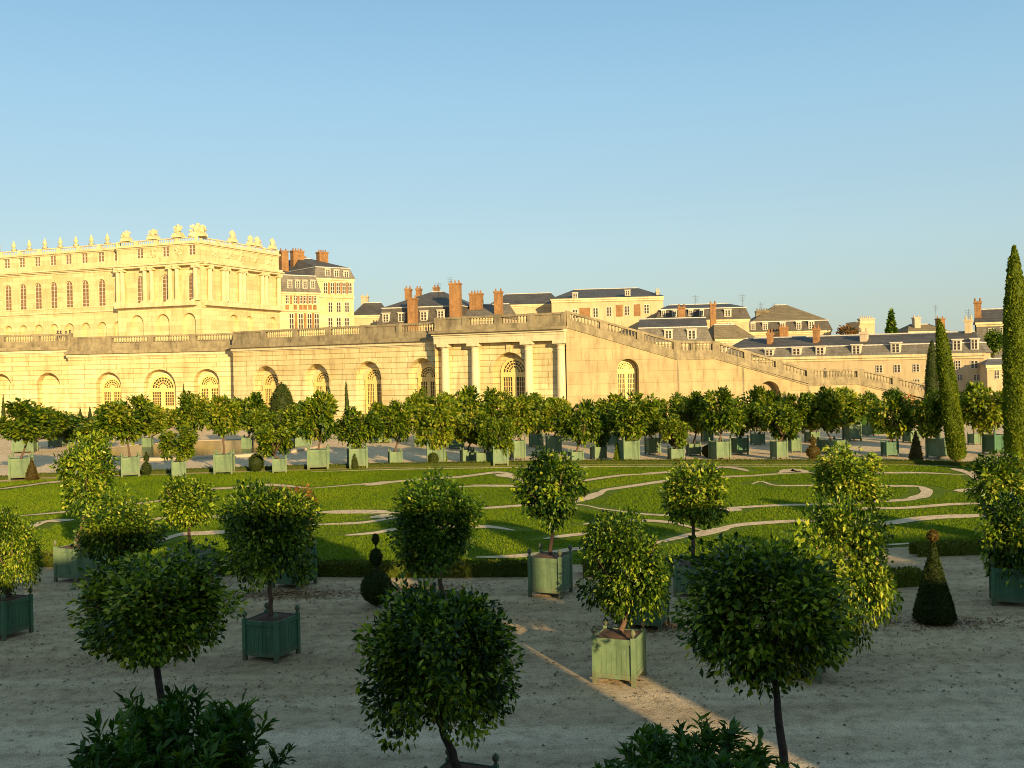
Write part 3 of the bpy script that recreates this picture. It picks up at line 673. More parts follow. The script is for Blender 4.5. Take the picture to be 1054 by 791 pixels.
fc_poly = [Gd(u, v - 1.5) for u, v in back]
mb = MB(); mb.quad(*[(x, y, 0.004) for x, y in fc_poly], (130, 150, 0.004), (-130, 150, 0.004))
tag(mb.build('forecourt', M['path']), kind='structure')
paths = [  # photo-traced gravel scrolls in the turf: (points, thickness px)
 ([(318, 503.5), (360, 500), (400, 497), (440, 493.5), (473, 491.5), (512, 487), (532, 491), (541, 497), (530, 501), (487, 501), (440, 504)], 2.2), ([(378, 500.5), (392, 498), (404, 496)], 4.5),
 ([(250, 534), (300, 531), (340, 528), (400, 528.5), (440, 526.5), (503, 523.5), (550, 520), (585, 518), (605, 514), (618, 508), (624, 505), (650, 501), (680, 496.5), (712, 493.5), (745, 491.5), (770, 490.5), (800, 488.5), (836, 487)], 2.4),
 ([(330, 528), (372, 527.5), (400, 528)], 4.5), ([(320, 541), (370, 539), (405, 534), (440, 530)], 2.6), ([(383, 534), (405, 530)], 5),
 ([(355, 552), (385, 549.5), (407, 546), (450, 544), (500, 543), (530, 547)], 3.6), ([(512, 489), (532, 492), (540, 496)], 4.5), ([(487, 500), (520, 500.5), (560, 501), (590, 497), (640, 490), (672, 489)], 2.0),
 ([(588, 516), (605, 513), (619, 507)], 5), ([(575, 519), (602, 521), (622, 525), (676, 531), (712, 530), (741, 526), (752, 524), (800, 521), (850, 520), (905, 517), (935, 515), (950, 511), (954, 506), (948, 502), (927, 501), (880, 501.5), (842, 500.5), (800, 500.5), (784, 496.5), (774, 499)], 2.3),
 ([(742, 526.5), (760, 524.5)], 4.5), ([(948, 502), (954, 506), (950, 511), (936, 514.5)], 4), ([(700, 486), (728, 483), (745, 481.5), (762, 483.5), (770, 486)], 2.6),
 ([(800, 488), (818, 484.5), (838, 487.5), (905, 487.5), (950, 487.5), (1000, 490)], 2.0), ([(806, 487), (818, 484.8), (832, 486.8)], 4), ([(640, 568), (676, 560), (705, 553), (727, 549.5), (752, 543), (775, 540), (830, 537), (870, 540)], 3.4),
 ([(700, 554), (727, 549.5), (750, 543.5)], 5.5), ([(984, 506.5), (1008, 505), (1040, 500)], 4.5), ([(880, 543), (915, 539.5), (942, 535.5), (970, 533), (998, 532), (1040, 530)], 4.2), ([(980, 483), (1000, 488), (1012, 497)], 4),
 ([(-10, 505.5), (25, 501), (56, 497), (110, 494)], 2.8), ([(20, 532), (66, 528), (120, 522), (160, 517), (200, 512)], 2.2), ([(30, 546), (40, 540), (52, 537.5), (76, 536)], 4), ([(140, 562), (160, 559), (186, 551.5), (226, 549), (260, 546)], 5),
 ([(-20, 567.5), (47, 570.2), (200, 575.5), (330, 580.3), (440, 580.6), (547, 580.4)], 1.5), ([(740, 576.3), (880, 564.5), (967, 559.4), (1040, 559.6)], 1.5), ([(320, 486.5), (440, 483.4), (640, 481), (914, 481)], 1.0),
 ([(120, 540), (160, 535), (210, 533), (250, 534)], 3), ([(600, 541), (640, 537), (690, 539), (727, 549)], 3), ([(840, 530), (880, 525), (930, 524), (984, 520), (1040, 519)], 2.4), ([(560, 556), (600, 551), (640, 552)], 3.2),
 ([(490, 575), (530, 574), (568, 570), (590, 566.5), (604, 566)], 4), ([(180, 506), (240, 503), (275, 500), (318, 503.5)], 2.4), ([(660, 489), (700, 486)], 2.0),
]
def catmull(pts, n=8):
    out = []
    P_ = [pts[0]] + pts + [pts[-1]]
    for i in range(1, len(P_) - 2):
        p0, p1, p2, p3 = (np.array(P_[j], float) for j in (i-1, i, i+1, i+2))
        for k in range(n):
            t = k / n
            out.append(0.5 * ((2*p1) + (-p0 + p2)*t + (2*p0 - 5*p1 + 4*p2 - p3)*t*t + (-p0 + 3*p1 - 3*p2 + p3)*t**3))
    out.append(np.array(pts[-1], float)); return out
path_segs = []
pm = MB()
for pi_, (pts, wpx) in enumerate(paths):
    pp = catmull([Gd(*p) for p in pts])
    n = len(pp); L = []; R = []
    for i, p in enumerate(pp):
        d = pp[min(i+1, n-1)] - pp[max(i-1, 0)]; d /= max(np.linalg.norm(d), 1e-6)
        nn = np.array((-d[1], d[0]))
        D = p[1]; hw = 0.43 * wpx * D * D / (EYE * F) * max(abs(nn[1]), 0.45)
        t = i / (n - 1); hw *= min(1.0, 0.3 + 3.0 * min(t, 1 - t))
        L.append(p + nn*hw); R.append(p - nn*hw); path_segs.append((p[0], p[1], hw))
    z = 0.03 + 0.0006 * pi_
    for i in range(n - 1):
        pm.quad((*R[i], z), (*R[i+1], z), (*L[i+1], z), (*L[i], z))
tag(pm.build('path', M['path']), kind='structure')

# grass blades on the turf, none on the gravel scrolls
rng = np.random.default_rng(3)
lp = np.array(lawn_poly)
x0, y0 = lp.min(0); x1, y1 = lp.max(0)
nb = 420000
q = np.stack([rng.uniform(x0, x1, nb), rng.uniform(y0, y1, nb)], 1)
q = q[np.abs(q[:, 0]) < q[:, 1] * 0.54 + 1.5]
ins = np.zeros(len(q), bool)
for i in range(len(lp)):
    a, b_ = lp[i], lp[(i+1) % len(lp)]
    c = ((a[1] > q[:, 1]) != (b_[1] > q[:, 1])) & (q[:, 0] < (b_[0]-a[0]) * (q[:, 1]-a[1]) / (b_[1]-a[1] + 1e-12) + a[0])
    ins ^= c
q = q[ins]
keep = np.ones(len(q), bool)
for (px_, py_, hw) in path_segs:
    keep &= (np.abs(q[:, 0]-px_) > 0.9) | (np.abs(q[:, 1]-py_) > max(hw, 0.15))
q = q[keep]; n = len(q)
yaw = rng.uniform(0, 2*pi, n); h = rng.uniform(0.04, 0.085, n); wd = rng.uniform(0.018, 0.034, n)
dx, dy = np.cos(yaw)*wd, np.sin(yaw)*wd
v = np.zeros((n, 3, 3))
v[:, 0] = np.stack([q[:, 0]-dx, q[:, 1]-dy, np.full(n, 0.015)], 1); v[:, 1] = np.stack([q[:, 0]+dx, q[:, 1]+dy, np.full(n, 0.015)], 1)
v[:, 2] = np.stack([q[:, 0]+rng.normal(0, .03, n), q[:, 1]+rng.normal(0, .03, n), 0.02+h], 1)
patch = 0.12*np.sin(q[:, 0]*0.35+q[:, 1]*0.2) + 0.1*np.sin(q[:, 0]*0.9-q[:, 1]*0.6)
tag(place('grass', tri_mesh('grass', v.reshape(-1, 3), np.arange(n*3).reshape(-1, 3), M['blade'], np.clip(rng.normal(0.48, 0.09, n)+patch, 0, 1))),
    'short mown grass of the scrolled parterre', 'grass', kind='stuff')

def hedge(pts, hgt, wid, lab, seed, dens=620, matk='hedge', group='low box hedges round the lawn'):
    pp = catmull([Gd(*p) for p in pts], 4)
    c0 = pp[len(pp)//2]
    core = MB(); n = len(pp); secs = []
    vs, ts, tn = [], [], []
    rng = np.random.default_rng(seed)
    for i, p in enumerate(pp):
        d = pp[min(i+1, n-1)] - pp[max(i-1, 0)]; d /= max(np.linalg.norm(d), 1e-6); nn = np.array((-d[1], d[0]))
        secs.append((p - c0, nn))
    for (p, nn), (p2, nn2) in zip(secs[:-1], secs[1:]):
        w_ = wid/2
        a0, a1, b0, b1 = p - nn*w_, p2 - nn2*w_, p + nn*w_, p2 + nn2*w_
        for qd in (((*a0, 0.0), (*a1, 0.0), (*a1, hgt), (*a0, hgt)), ((*a0, hgt), (*a1, hgt), (*b1, hgt), (*b0, hgt)), ((*b0, hgt), (*b1, hgt), (*b1, 0.0), (*b0, 0.0))):
            k = sum(len(x) for x in vs); vs.append(np.array(qd)); ts.append(np.array([(k, k+1, k+2), (k, k+2, k+3)])); tn.append(np.array([0.3, 0.3]))
        L = np.linalg.norm(p2 - p); m_ = int(L * dens)
        t = rng.uniform(0, 1, m_)[:, None]; s = rng.uniform(-1, 1, m_); face = rng.uniform(0, 1, m_) < 0.55
        base = p + (p2 - p)*t
        offs = np.where(face, s, np.sign(s)) * w_; zz = np.where(face, hgt, rng.uniform(0, hgt, m_))
        pos = np.concatenate([base + nn*offs[:, None], zz[:, None]], 1)
        vv, tt = leaf_batch(pos, rng.normal(size=(m_, 3)) + np.array([0, 0, .5]), rng.normal(size=(m_, 3)), rng.uniform(.07, .14, m_), rng.uniform(.02, .04, m_))
        k = sum(len(x) for x in vs); vs.append(vv); ts.append(tt + k); tn.append(np.repeat(np.clip(rng.normal(.45, .2, m_), 0, 1), 2))
    me = tri_mesh('box_hedge', np.concatenate(vs), np.concatenate(ts), M[matk], np.concatenate(tn))
    o = place('box_hedge', me, None, (c0[0], c0[1], 0.0)); tag(o, lab, 'hedge', group)
hedge([(-60, 580), (47, 582), (200, 589), (330, 592), (440, 593), (548, 592)], 0.42, 0.6, 'dark shaded box hedge along the near left edge of the lawn', 1)
hedge([(600, 592), (700, 590), (790, 582)], 0.40, 0.6, 'short shaded box hedge beyond the tree in the sunlight streak', 2)
hedge([(940, 572), (1010, 570), (1110, 571)], 0.40, 0.6, 'shaded box hedge along the near right edge behind the cone topiary', 3)
hedge([(884, 605), (915, 603), (946, 601)], 0.42, 0.7, 'low dark box hedge stub left of the cone topiary', 4)
hedge([(-60, 499), (40, 491.5), (150, 488), (300, 483), (440, 480), (640, 477.5), (914, 477.5), (1000, 480), (1110, 483)], 0.22, 0.7, 'low yellowing box hedge along the far edge of the lawn', 5, 160)
hedge([(881, 447), (893, 446.5), (910, 446)], 1.9, 2.0, 'tall green clipped hedge block between tubs near the foot of the stairs', 6, 140, 'leaf_d')

# round pond with stone rim
cx, cy = Gd(212, 463); R0 = 10.2
mb = MB(); mb.lathe([(R0 - 0.9, 0.0), (R0 - 0.9, 0.19), (R0 - 0.85, 0.22), (R0, 0.22), (R0 + 0.05, 0.19), (R0 + 0.05, 0.0)], n=72)
rim = mb
pond = thing('pond', 'round stone rimmed pond beyond the left side of the lawn', 'pond', (cx, cy, 0))
rim.f = [f for f in rim.f if len(f) == 4]
rim.build('stone_rim', M['pink'], pond)
mb = MB(); mb.quad(*[((R0-0.85)*cos(2*pi*k/72), (R0-0.85)*sin(2*pi*k/72), 0.16) for k in range(72)]); mb.build('water', M['water'], pond)

# fallen leaves on the near gravel
rng = np.random.default_rng(9); nl = 7000
yy = np.where(rng.uniform(0, 1, nl) < .3, rng.uniform(11, 40, nl), rng.uniform(21, 35, nl)); xx = rng.uniform(-0.56, 0.56, nl) * yy
aa = rng.uniform(0, 2*pi, nl)
ax = np.stack([np.cos(aa), np.sin(aa), rng.normal(0, .15, nl)], 1)
vv, tt = leaf_batch(np.stack([xx, yy, np.full(nl, 0.018)], 1), ax, np.array([0, 0, 1.0]) + rng.normal(size=(nl, 3))*0.3, rng.uniform(.04, .10, nl), rng.uniform(.012, .03, nl))
tag(place('fallen_leaves', tri_mesh('fallen_leaves', vv, tt, leaf_mat('dry_leaf', [(0, (0.05, 0.04, 0.02)), (0.5, (0.12, 0.08, 0.03)), (1, (0.30, 0.2, 0.06))], 0.1), np.repeat(rng.uniform(0, 1, nl), 2))),
    'dry leaves scattered over the near gravel', 'fallen leaves', kind='stuff')

rng = np.random.default_rng(19); pl = []
for (u, v, n_, sx_, sy_) in ((296, 612, 1500, 1.3, 0.45), (430, 606, 700, 1.0, 0.4), (668, 645, 900, 0.7, 0.4), (905, 640, 500, 0.9, 0.5), (985, 642, 500, 0.8, 0.3)):
    c_ = Gd(u, v); pl.append(np.stack([rng.normal(c_[0], sx_, n_), rng.normal(c_[1], sy_, n_), np.full(n_, 0.02)], 1))
pl = np.concatenate(pl); nl = len(pl); aa = rng.uniform(0, 2*pi, nl)
vv, tt = leaf_batch(pl, np.stack([np.cos(aa), np.sin(aa), rng.normal(0, .2, nl)], 1), np.array([0, 0, 1.0]) + rng.normal(size=(nl, 3))*0.35, rng.uniform(.05, .12, nl), rng.uniform(.015, .035, nl))
tag(place('leaf_litter', tri_mesh('leaf_litter', vv, tt, leaf_mat('rust_litter', [(0, (0.10, 0.055, 0.02)), (0.5, (0.22, 0.11, 0.035)), (1, (0.36, 0.19, 0.06))], 0.1), np.repeat(rng.uniform(0, 1, nl), 2))),
    'rust brown leaf litter drifted round the tubs', 'leaf litter', kind='stuff')

# ------------------------------------------------------------------ architecture helpers
class Facet:
    """vertical plane between two plan points given as (u px, depth); local x along it, y into it, z up"""
    def __init__(s, uA, DA, uB, DB):
        pA, _ = unrot(uA, V0); pB, _ = unrot(uB, V0)
        s.A = np.array((pA/F*DA, DA)); s.B = np.array((pB/F*DB, DB)); s._fin()
    def _fin(s):
        d = s.B - s.A; s.L = float(np.linalg.norm(d)); s.d = d / s.L; s.rz = atan2(d[1], d[0])
    @classmethod
    def from_pts(c, A, B):
        o = c.__new__(c); o.A = np.array(A, float); o.B = np.array(B, float); o._fin(); return o
    def hit(s, u, v):
        p, q = unrot(u, v); r = np.array((p/F, 1.0))
        # A + s*d = t*r
        m_ = np.array([[s.d[0], -r[0]], [s.d[1], -r[1]]]); sol = np.linalg.solve(m_, -s.A)
        t = sol[1]; return float(sol[0]), EYE - q/F*t
    def loc(s): return (float(s.A[0]), float(s.A[1]), 0.0)
    def pxs(s, u, v, w):   # local width of w photo px there
        return abs(s.hit(u + w/2, v)[0] - s.hit(u - w/2, v)[0])
    def shift(s, dy):
        nrm = np.array((-s.d[1], s.d[0])); return Facet.from_pts(s.A + nrm*dy, s.B + nrm*dy)

def wall_openings(mb, s0, s1, z0, top, ops, reveal, y=0.0, breaks=(), seg=14):
    """front face at y with arched or square openings (c, half width, bottom z, spring z, round), reveals running back"""
    tf = top if callable(top) else (lambda x: top)
    ops = sorted(ops); cur = s0
    def solid(a, b):
        xs = [a] + [k for k in sorted(breaks) if a < k < b] + [b]
        for i in range(len(xs) - 1):
            p, q = xs[i], xs[i+1]
            mb.quad((p, y, z0), (q, y, z0), (q, y, tf(q)), (p, y, tf(p)))
    for (c, hw, zb, zs, rd) in ops:
        a, b = c - hw, c + hw
        if a > cur: solid(cur, a)
        if zb > z0 + 1e-3:
            mb.quad((a, y, z0), (b, y, z0), (b, y, zb), (a, y, zb)); mb.quad((a, y, zb), (b, y, zb), (b, y+reveal, zb), (a, y+reveal, zb))
        if rd:
            arc = [(c - hw*cos(pi*k/seg), zs + hw*sin(pi*k/seg)) for k in range(seg + 1)]
        else:
            arc = [(a, zs), (b, zs)]
        for (xa, za), (xb, zb_) in zip(arc[:-1], arc[1:]):
            mb.quad((xa, y, za), (xb, y, zb_), (xb, y, tf(xb)), (xa, y, tf(xa)))
            mb.quad((xa, y, za), (xa, y+reveal, za), (xb, y+reveal, zb_), (xb, y, zb_))
        mb.quad((a, y, zb), (a, y+reveal, zb), (a, y+reveal, zs), (a, y, zs)); mb.quad((b, y, zb), (b, y, zs), (b, y+reveal, zs), (b, y+reveal, zb))
        cur = b
    if s1 > cur: solid(cur, s1)

def arch_poly(hw, zb, zs, rd, y, c=0.0, seg=14):
    pts = [(c - hw, y, zb), (c + hw, y, zb)]
    if rd: pts += [(c + hw*cos(pi*k/seg), y, zs + hw*sin(pi*k/seg)) for k in range(seg + 1)]
    else: pts += [(c + hw, y, zs), (c - hw, y, zs)]
    return pts
def arch_ring(mb, r0, r1, zc, y0, y1, c=0.0, seg=16, a0=0, a1=pi):
    for k in range(seg):
        A, B = a0 + (a1-a0)*k/seg, a0 + (a1-a0)*(k+1)/seg
        pa, pb = (c + r0*cos(A), zc + r0*sin(A)), (c + r0*cos(B), zc + r0*sin(B))
        qa, qb = (c + r1*cos(A), zc + r1*sin(A)), (c + r1*cos(B), zc + r1*sin(B))
        mb.quad((pa[0], y0, pa[1]), (pb[0], y0, pb[1]), (qb[0], y0, qb[1]), (qa[0], y0, qa[1]))
        mb.quad((qa[0], y0, qa[1]), (qb[0], y0, qb[1]), (qb[0], y1, qb[1]), (qa[0], y1, qa[1]))
        mb.quad((pa[0], y1, pa[1]), (pb[0], y1, pb[1]), (pb[0], y0, pb[1]), (pa[0], y0, pa[1]))

def arched_door(parent, loc, rz, hw, h_spring, zb, fmat, gmat):
    """tall glazed double door with a fanlight; local z from zb, spring at h_spring"""
    fr = MB(); y0, y1 = 0.0, 0.14; b = 0.11 * hw + 0.10
    fr.box(-hw, -hw + b, y0, y1, zb, h_spring); fr.box(hw - b, hw, y0, y1, zb, h_spring)
    arch_ring(fr, hw - b, hw, h_spring, y0, y1)
    fr.box(-hw, hw, y0 - 0.03, y1, h_spring - 0.42, h_spring + 0.10)          # transom
    fr.box(-0.30*hw*0.55, 0.30*hw*0.55, y0, y1, zb, h_spring - 0.42)          # meeting stiles
    fr.box(-hw, hw, y0, y1, zb, zb + 1.1)
    zm = zb + 1.1 + (h_spring - 0.42 - zb - 1.1) * 0.36
    fr.box(-hw, hw, y0 + .01, y1, zm - 0.16, zm + 0.16)
    for sgn in (-1, 1):                                                        # glazing bars
        xa, xb = 0.17*hw, hw - b
        for k in range(1, 4):
            x = xa + (xb - xa)*k/4; fr.box(sgn*x - 0.03, sgn*x + 0.03, y0 + .04, y1 - .02, zb + 1.1, h_spring - 0.42)
        nrow = 9
        for k in range(1, nrow):
            z = zb + 1.1 + (h_spring - 0.42 - zb - 1.1)*k/nrow; fr.box(min(sgn*xa, sgn*xb), max(sgn*xa, sgn*xb), y0 + .05, y1 - .02, z - 0.025, z + 0.025)
    ri = hw - b
    for fr_ in (0.30, 0.54, 0.78):
        arch_ring(fr, ri*fr_ - 0.045, ri*fr_ + 0.045, h_spring + 0.10, y0 + .03, y1 - .02, seg=14)
    for k in range(1, 9):
        a = pi*k/9; e = np.array((cos(a), sin(a))); t = np.array((-sin(a), cos(a)))*0.035
        p = e*ri*0.30; q_ = e*(ri - 0.02); zc = h_spring + 0.10
        fr.quad((p[0]-t[0], y0+.04, zc+p[1]-t[1]), (p[0]+t[0], y0+.04, zc+p[1]+t[1]), (q_[0]+t[0], y0+.04, zc+q_[1]+t[1]), (q_[0]-t[0], y0+.04, zc+q_[1]-t[1]))
    arch_ring(fr, 0.0, ri*0.28, h_spring + 0.10, y0 + .02, y1 - .02, seg=8)
    d = place('arched_door', fr.mesh('arched_door', fmat), parent, loc, (0, 0, rz))
    gl = MB(); gl.quad(*arch_poly(hw - 0.04, zb, h_spring, True, y1 - 0.01)); place('glass', gl.mesh('glass', gmat), d)
    return d

def window_mesh(cols, rows_, rd, fmat, gmat, bar=0.035, ring=0.07):
    """unit window: 1 wide, 1 high (arched: the head adds a half round), centred on x, sill at z = 0"""
    fr = MB(); hw = 0.5; zs = 1.0
    fr.box(-hw, -hw + ring, -0.03, 0.05, 0, zs); fr.box(hw - ring, hw, -0.03, 0.05, 0, zs); fr.box(-hw + ring, hw - ring, -0.03, 0.05, 0, ring*0.6)
    if not rd: fr.box(-hw + ring, hw - ring, -0.03, 0.05, zs - ring*0.6, zs)
    for k in range(1, cols):
        x = -hw + k/cols; bb = bar * (1.5 if k*2 == cols else 0.8); fr.box(x - bb, x + bb, -0.02, 0.045, ring*0.6, zs - ring*0.6)
    for k in range(1, rows_):
        z = k/rows_; fr.box(-hw + ring, hw - ring, -0.015, 0.04, z - bar*0.35, z + bar*0.35)
    gl = MB(); gl.quad(*arch_poly(hw - 0.02, 0.01, zs, False, 0.03))
    return fr.mesh('window', fmat), gl.mesh('pane', gmat)

def put_window(wm, parent, s, y, z, w, h, off=(0, 0, 0), rz=0.0):
    """window at facet-local (s, y, z) for a parent that shares the facet frame"""
    o = place('window', wm[0], parent, (s, y, z), (0, 0, rz), (w, 1.0, h)); place('pane', wm[1], o); return o

def balustrade_run(mb, s0, s1, zb0, zt0, zb1, zt1, y0, y1, ped=4.5, gap=0.34, solid_every=0, dens=True):
    """rails, pedestals and turned balusters from s0 to s1, level or raking; y0..y1 is the thickness"""
    L = s1 - s0; f = lambda s, a, b: a + (b - a)*(s - s0)/L
    H = zt0 - zb0; r1 = 0.20*H; r0 = 0.20*H
    n = max(1, round(L / ped)); step = L / n
    for i in range(n + 1):
        c = s0 + i*step; a, b = max(s0, c - 0.38), min(s1, c + 0.38)
        mb.skewbox(a, b, y0 - 0.05, y1 + 0.05, f(a, zb0, zb1), f(a, zt0, zt1) + 0.03, f(b, zb0, zb1), f(b, zt0, zt1) + 0.03)
    for i in range(n):
        a, b = s0 + i*step + 0.38, s0 + (i+1)*step - 0.38
        if b <= a: continue
        mb.skewbox(a, b, y0 - 0.03, y1 + 0.03, f(a, zt0, zt1) - r1, f(a, zt0, zt1), f(b, zt0, zt1) - r1, f(b, zt0, zt1))
        mb.skewbox(a, b, y0 - 0.02, y1 + 0.02, f(a, zb0, zb1), f(a, zb0, zb1) + r0, f(b, zb0, zb1), f(b, zb0, zb1) + r0)
        if solid_every and i % solid_every == 0:
            mb.skewbox(a, b, y0 + 0.05, y1 - 0.05, f(a, zb0, zb1) + r0, f(a, zt0, zt1) - r1, f(b, zb0, zb1) + r0, f(b, zt0, zt1) - r1); continue
        m_ = max(2, int((b - a)/gap)); ym = (y0 + y1)/2
        for k in range(m_):
            c = a + (k + 0.5)*(b - a)/m_; z0 = f(c, zb0, zb1) + r0; z1 = f(c, zt0, zt1) - r1; h = z1 - z0
            mb.lathe([(0.055, 0), (0.11, 0.3*h), (0.05, 0.7*h), (0.08, h)], (c, ym, z0), 5)

# ------------------------------------------------------------------ orangery front (long terrace wall)
FA = Facet(-70, 138, 74, 136)
FB = Facet(70, 134.5, 243, 131)
FC = Facet(240, 129, 450, 112.4)
FD = Facet(449, 110.8, 583, 103.5)
org = thing('orangery', 'long golden stone orangery front with arched niches, columns and a balustrade on top', 'orangery', (FC.A[0], FC.A[1], 0))
def orel(fc): return tuple(np.array(fc.loc()) - np.array((FC.A[0], FC.A[1], 0)))
TOPV = [(-70, 343.5), (0, 344.8), (72, 347.2), (165, 346), (243, 343), (250, 342.5), (448, 330), (450, 328.5), (580, 320.5)]
def topv(u): return float(np.interp(u, [t[0] for t in TOPV], [t[1] for t in TOPV]))

def facet_face(fc, uA, uB, arches, reveal, cornice_px, lit_px, name_niche=True, door_gap=0.0, hw_door=0.62, ped=5.2):
    """one straight stretch: wall, entablature, balustrade, niches with doors. arches: (u left, u right, v top, door?)"""
    off = orel(fc)
    (sA, ztA), (sB, ztB) = fc.hit(uA, topv(uA)), fc.hit(uB, topv(uB))
    sA, sB = 0.0, fc.L
    zt = (ztA + ztB) / 2; dz = (ztB - ztA)
    um = (uA + uB)/2
    zc = fc.hit(um, topv(um) + cornice_px)[1]; zl = fc.hit(um, topv(um) + lit_px)[1]
    mb = MB(); ops = []
    for (ul, ur, vt, door) in arches:
        a = fc.hit(ul, vt + 20)[0]; b = fc.hit(ur, vt + 20)[0]; c = (a + b)/2; hw = (b - a)/2; ztop = fc.hit((ul+ur)/2, vt)[1]
        ops.append((c, hw, 0.0, ztop - hw, True))
    wall_openings(mb, sA, sB, 0.0, zl, ops, reveal)
    mb.box(sA, sB, reveal, reveal + 1.2, 0.0, zl)                          # back wall of the niches
    mb.quad((sA, 0, 0), (sA, 0, zl), (sA, reveal, zl), (sA, reveal, 0)); mb.quad((sB, 0, 0), (sB, reveal, 0), (sB, reveal, zl), (sB, 0, zl))
    for (c, hw, zb, zs, rd) in ops:                                         # raised archivolt and impost
        arch_ring(mb, hw + 0.02, hw + 0.36, zs, -0.07, 0.0, c, 16)
    place('wall', mb.mesh('wall', M['orangery']), org, off, (0, 0, fc.rz))
    e = MB()
    e.box(sA, sB, -0.10, 1.2 + reveal, zl, zc - 0.75); e.box(sA - .1, sB + .1, -0.28, 1.2 + reveal, zc - 0.75, zc - 0.38); 
    place('entablature', e.mesh('entablature', M['entab']), org, off, (0, 0, fc.rz))
    bl = MB(); bl.box(sA - .2, sB + .2, -0.62, 1.0 + reveal, zc - 0.38, zc + 0.02)
    bh = 1.15
    zb_ = zt - bh
    bl.box(sA, sB, -0.10, 0.75, zc + 0.02, zb_ )
    balustrade_run(bl, sA, sB, zb_, zt - dz*0 , zb_, zt, 0.05, 0.45, ped=ped, solid_every=4)
    place('balustrade', bl.mesh('balustrade', M['balus']), org, off, (0, 0, fc.rz))
    for (c, hw, zb, zs, rd), (ul, ur, vt, door) in zip(ops, arches):
        if not door: continue
        dhw = hw*hw_door; p = np.array((c + door_gap*hw, reveal - 0.15))
        wx = off[0] + cos(fc.rz)*p[0] - sin(fc.rz)*p[1]; wy = off[1] + sin(fc.rz)*p[0] + cos(fc.rz)*p[1]
        arched_door(org, (wx, wy, 0), fc.rz, dhw, zs + hw - dhw - 0.75, 0.0, M['doorpaint'], M['glass'])
        s = MB(); arch_ring(s, dhw + 0.02, dhw + 0.30, zs + hw - dhw - 0.75, reveal - 0.10, reveal, c + door_gap*hw, 14)
        place('door_surround', s.mesh('door_surround', M['entab']), org, off, (0, 0, fc.rz))
    return zc, zl, zt

facet_face(FA, -70, 72, [(-12, 12, 385, False), (38, 62, 384, False)], 1.3, 14, 21, ped=5.0)
zcB = facet_face(FB, 72, 243, [(99, 125, 383.5, True), (148, 181, 380.5, True), (200, 226, 380, True)], 1.0, 14, 21, hw_door=0.80)
zcC = facet_face(FC, 242, 448, [(261, 287, 377, True), (314, 339, 374.8, True), (366.5, 392.5, 372, True), (421, 448.5, 368.8, True)], 1.15, 15, 23, door_gap=0.08, hw_door=0.80)

# columned pavilion
off = orel(FD)
zt = (FD.hit(450, 328.5)[1] + FD.hit(580, 320.5)[1])/2
zc = (FD.hit(450, 343.5)[1] + FD.hit(580, 335)[1])/2
za = (FD.hit(452, 356.5)[1] + FD.hit(578, 348.5)[1])/2
a, b = FD.hit(504.5, 385)[0], FD.hit(540, 385)[0]; c = (a+b)/2; hw = (b-a)/2; ztop = FD.hit(522, 363)[1]
RV = 1.0
mb = MB(); wall_openings(mb, 0, FD.L, 0.0, za, [(c, hw, 0.0, ztop - hw, True)], RV, y=0.55)
mb.box(0, FD.L, 0.55 + RV, 0.55 + RV + 1.5, 0, za); mb.quad((0, .55, 0), (0, .55, za), (0, .55 + RV, za), (0, .55 + RV, 0))
mb.box(-0.02, 0.0, -0.2, 9.0, 0, za)
arch_ring(mb, hw + 0.02, hw + 0.34, ztop - hw, 0.47, 0.55, c, 16); mb.box(c - 0.28, c + 0.28, 0.38, 0.55, ztop + 0.05, ztop + 0.95)
place('wall', mb.mesh('wall', M['orangery']), org, off, (0, 0, FD.rz))
dhw = hw*0.80; p = (c + 0.05*hw, 0.55 + RV - 0.15)
arched_door(org, (off[0] + cos(FD.rz)*p[0] - sin(FD.rz)*p[1], off[1] + sin(FD.rz)*p[0] + cos(FD.rz)*p[1], 0), FD.rz, dhw, ztop - dhw - 0.55, 0.0, M['doorpaint'], M['glass'])
e = MB(); e.box(-0.05, FD.L, -0.35, 4.0, za, za + (zc - za)*0.48); e.box(-0.08, FD.L + .03, -0.42, 4.0, za + (zc - za)*0.48, zc - 0.45); e.box(-0.2, FD.L + .1, -0.60, 4.0, zc - 0.45, zc - 0.22)
place('entablature', e.mesh('entablature', M['entab']), org, off, (0, 0, FD.rz))
bl = MB(); bl.box(-0.3, FD.L + 0.15, -0.95, 4.0, zc - 0.22, zc + 0.06); bl.box(0, FD.L, -0.3, 0.6, zc + 0.06, zt - 1.1)
balustrade_run(bl, 0, FD.L, zt - 1.1, zt, zt - 1.1, zt, -0.15, 0.3, ped=3.6, solid_every=3)
place('balustrade', bl.mesh('balustrade', M['balus']), org, off, (0, 0, FD.rz))
r = 0.50
cp = MB(); cp.box(-r*1.35, r*1.35, -r*1.35, r*1.35, 0, 0.35)
cp.lathe([(r*1.3, 0.35), (r*1.3, 0.5), (r*1.05, 0.62), (r, 0.8), (r*0.98, za*0.4), (r*0.86, za - 0.95), (r*0.95, za - 0.9), (r*0.95, za - 0.82), (r*0.86, za - 0.78), (r*0.86, za - 0.55), (r*1.2, za - 0.32)], n=20)
cp.box(-r*1.35, r*1.35, -r*1.35, r*1.35, za - 0.32, za - 0.002)
colm = cp.mesh('column', M['entab'], False)
for u in (457.5, 488.5, 543.5, 577):
    s = FD.hit(u, 380)[0]; p = (s, 0.22)
    place('column', colm, org, (off[0] + cos(FD.rz)*p[0] - sin(FD.rz)*p[1], off[1] + sin(FD.rz)*p[0] + cos(FD.rz)*p[1], 0), (0, 0, FD.rz))

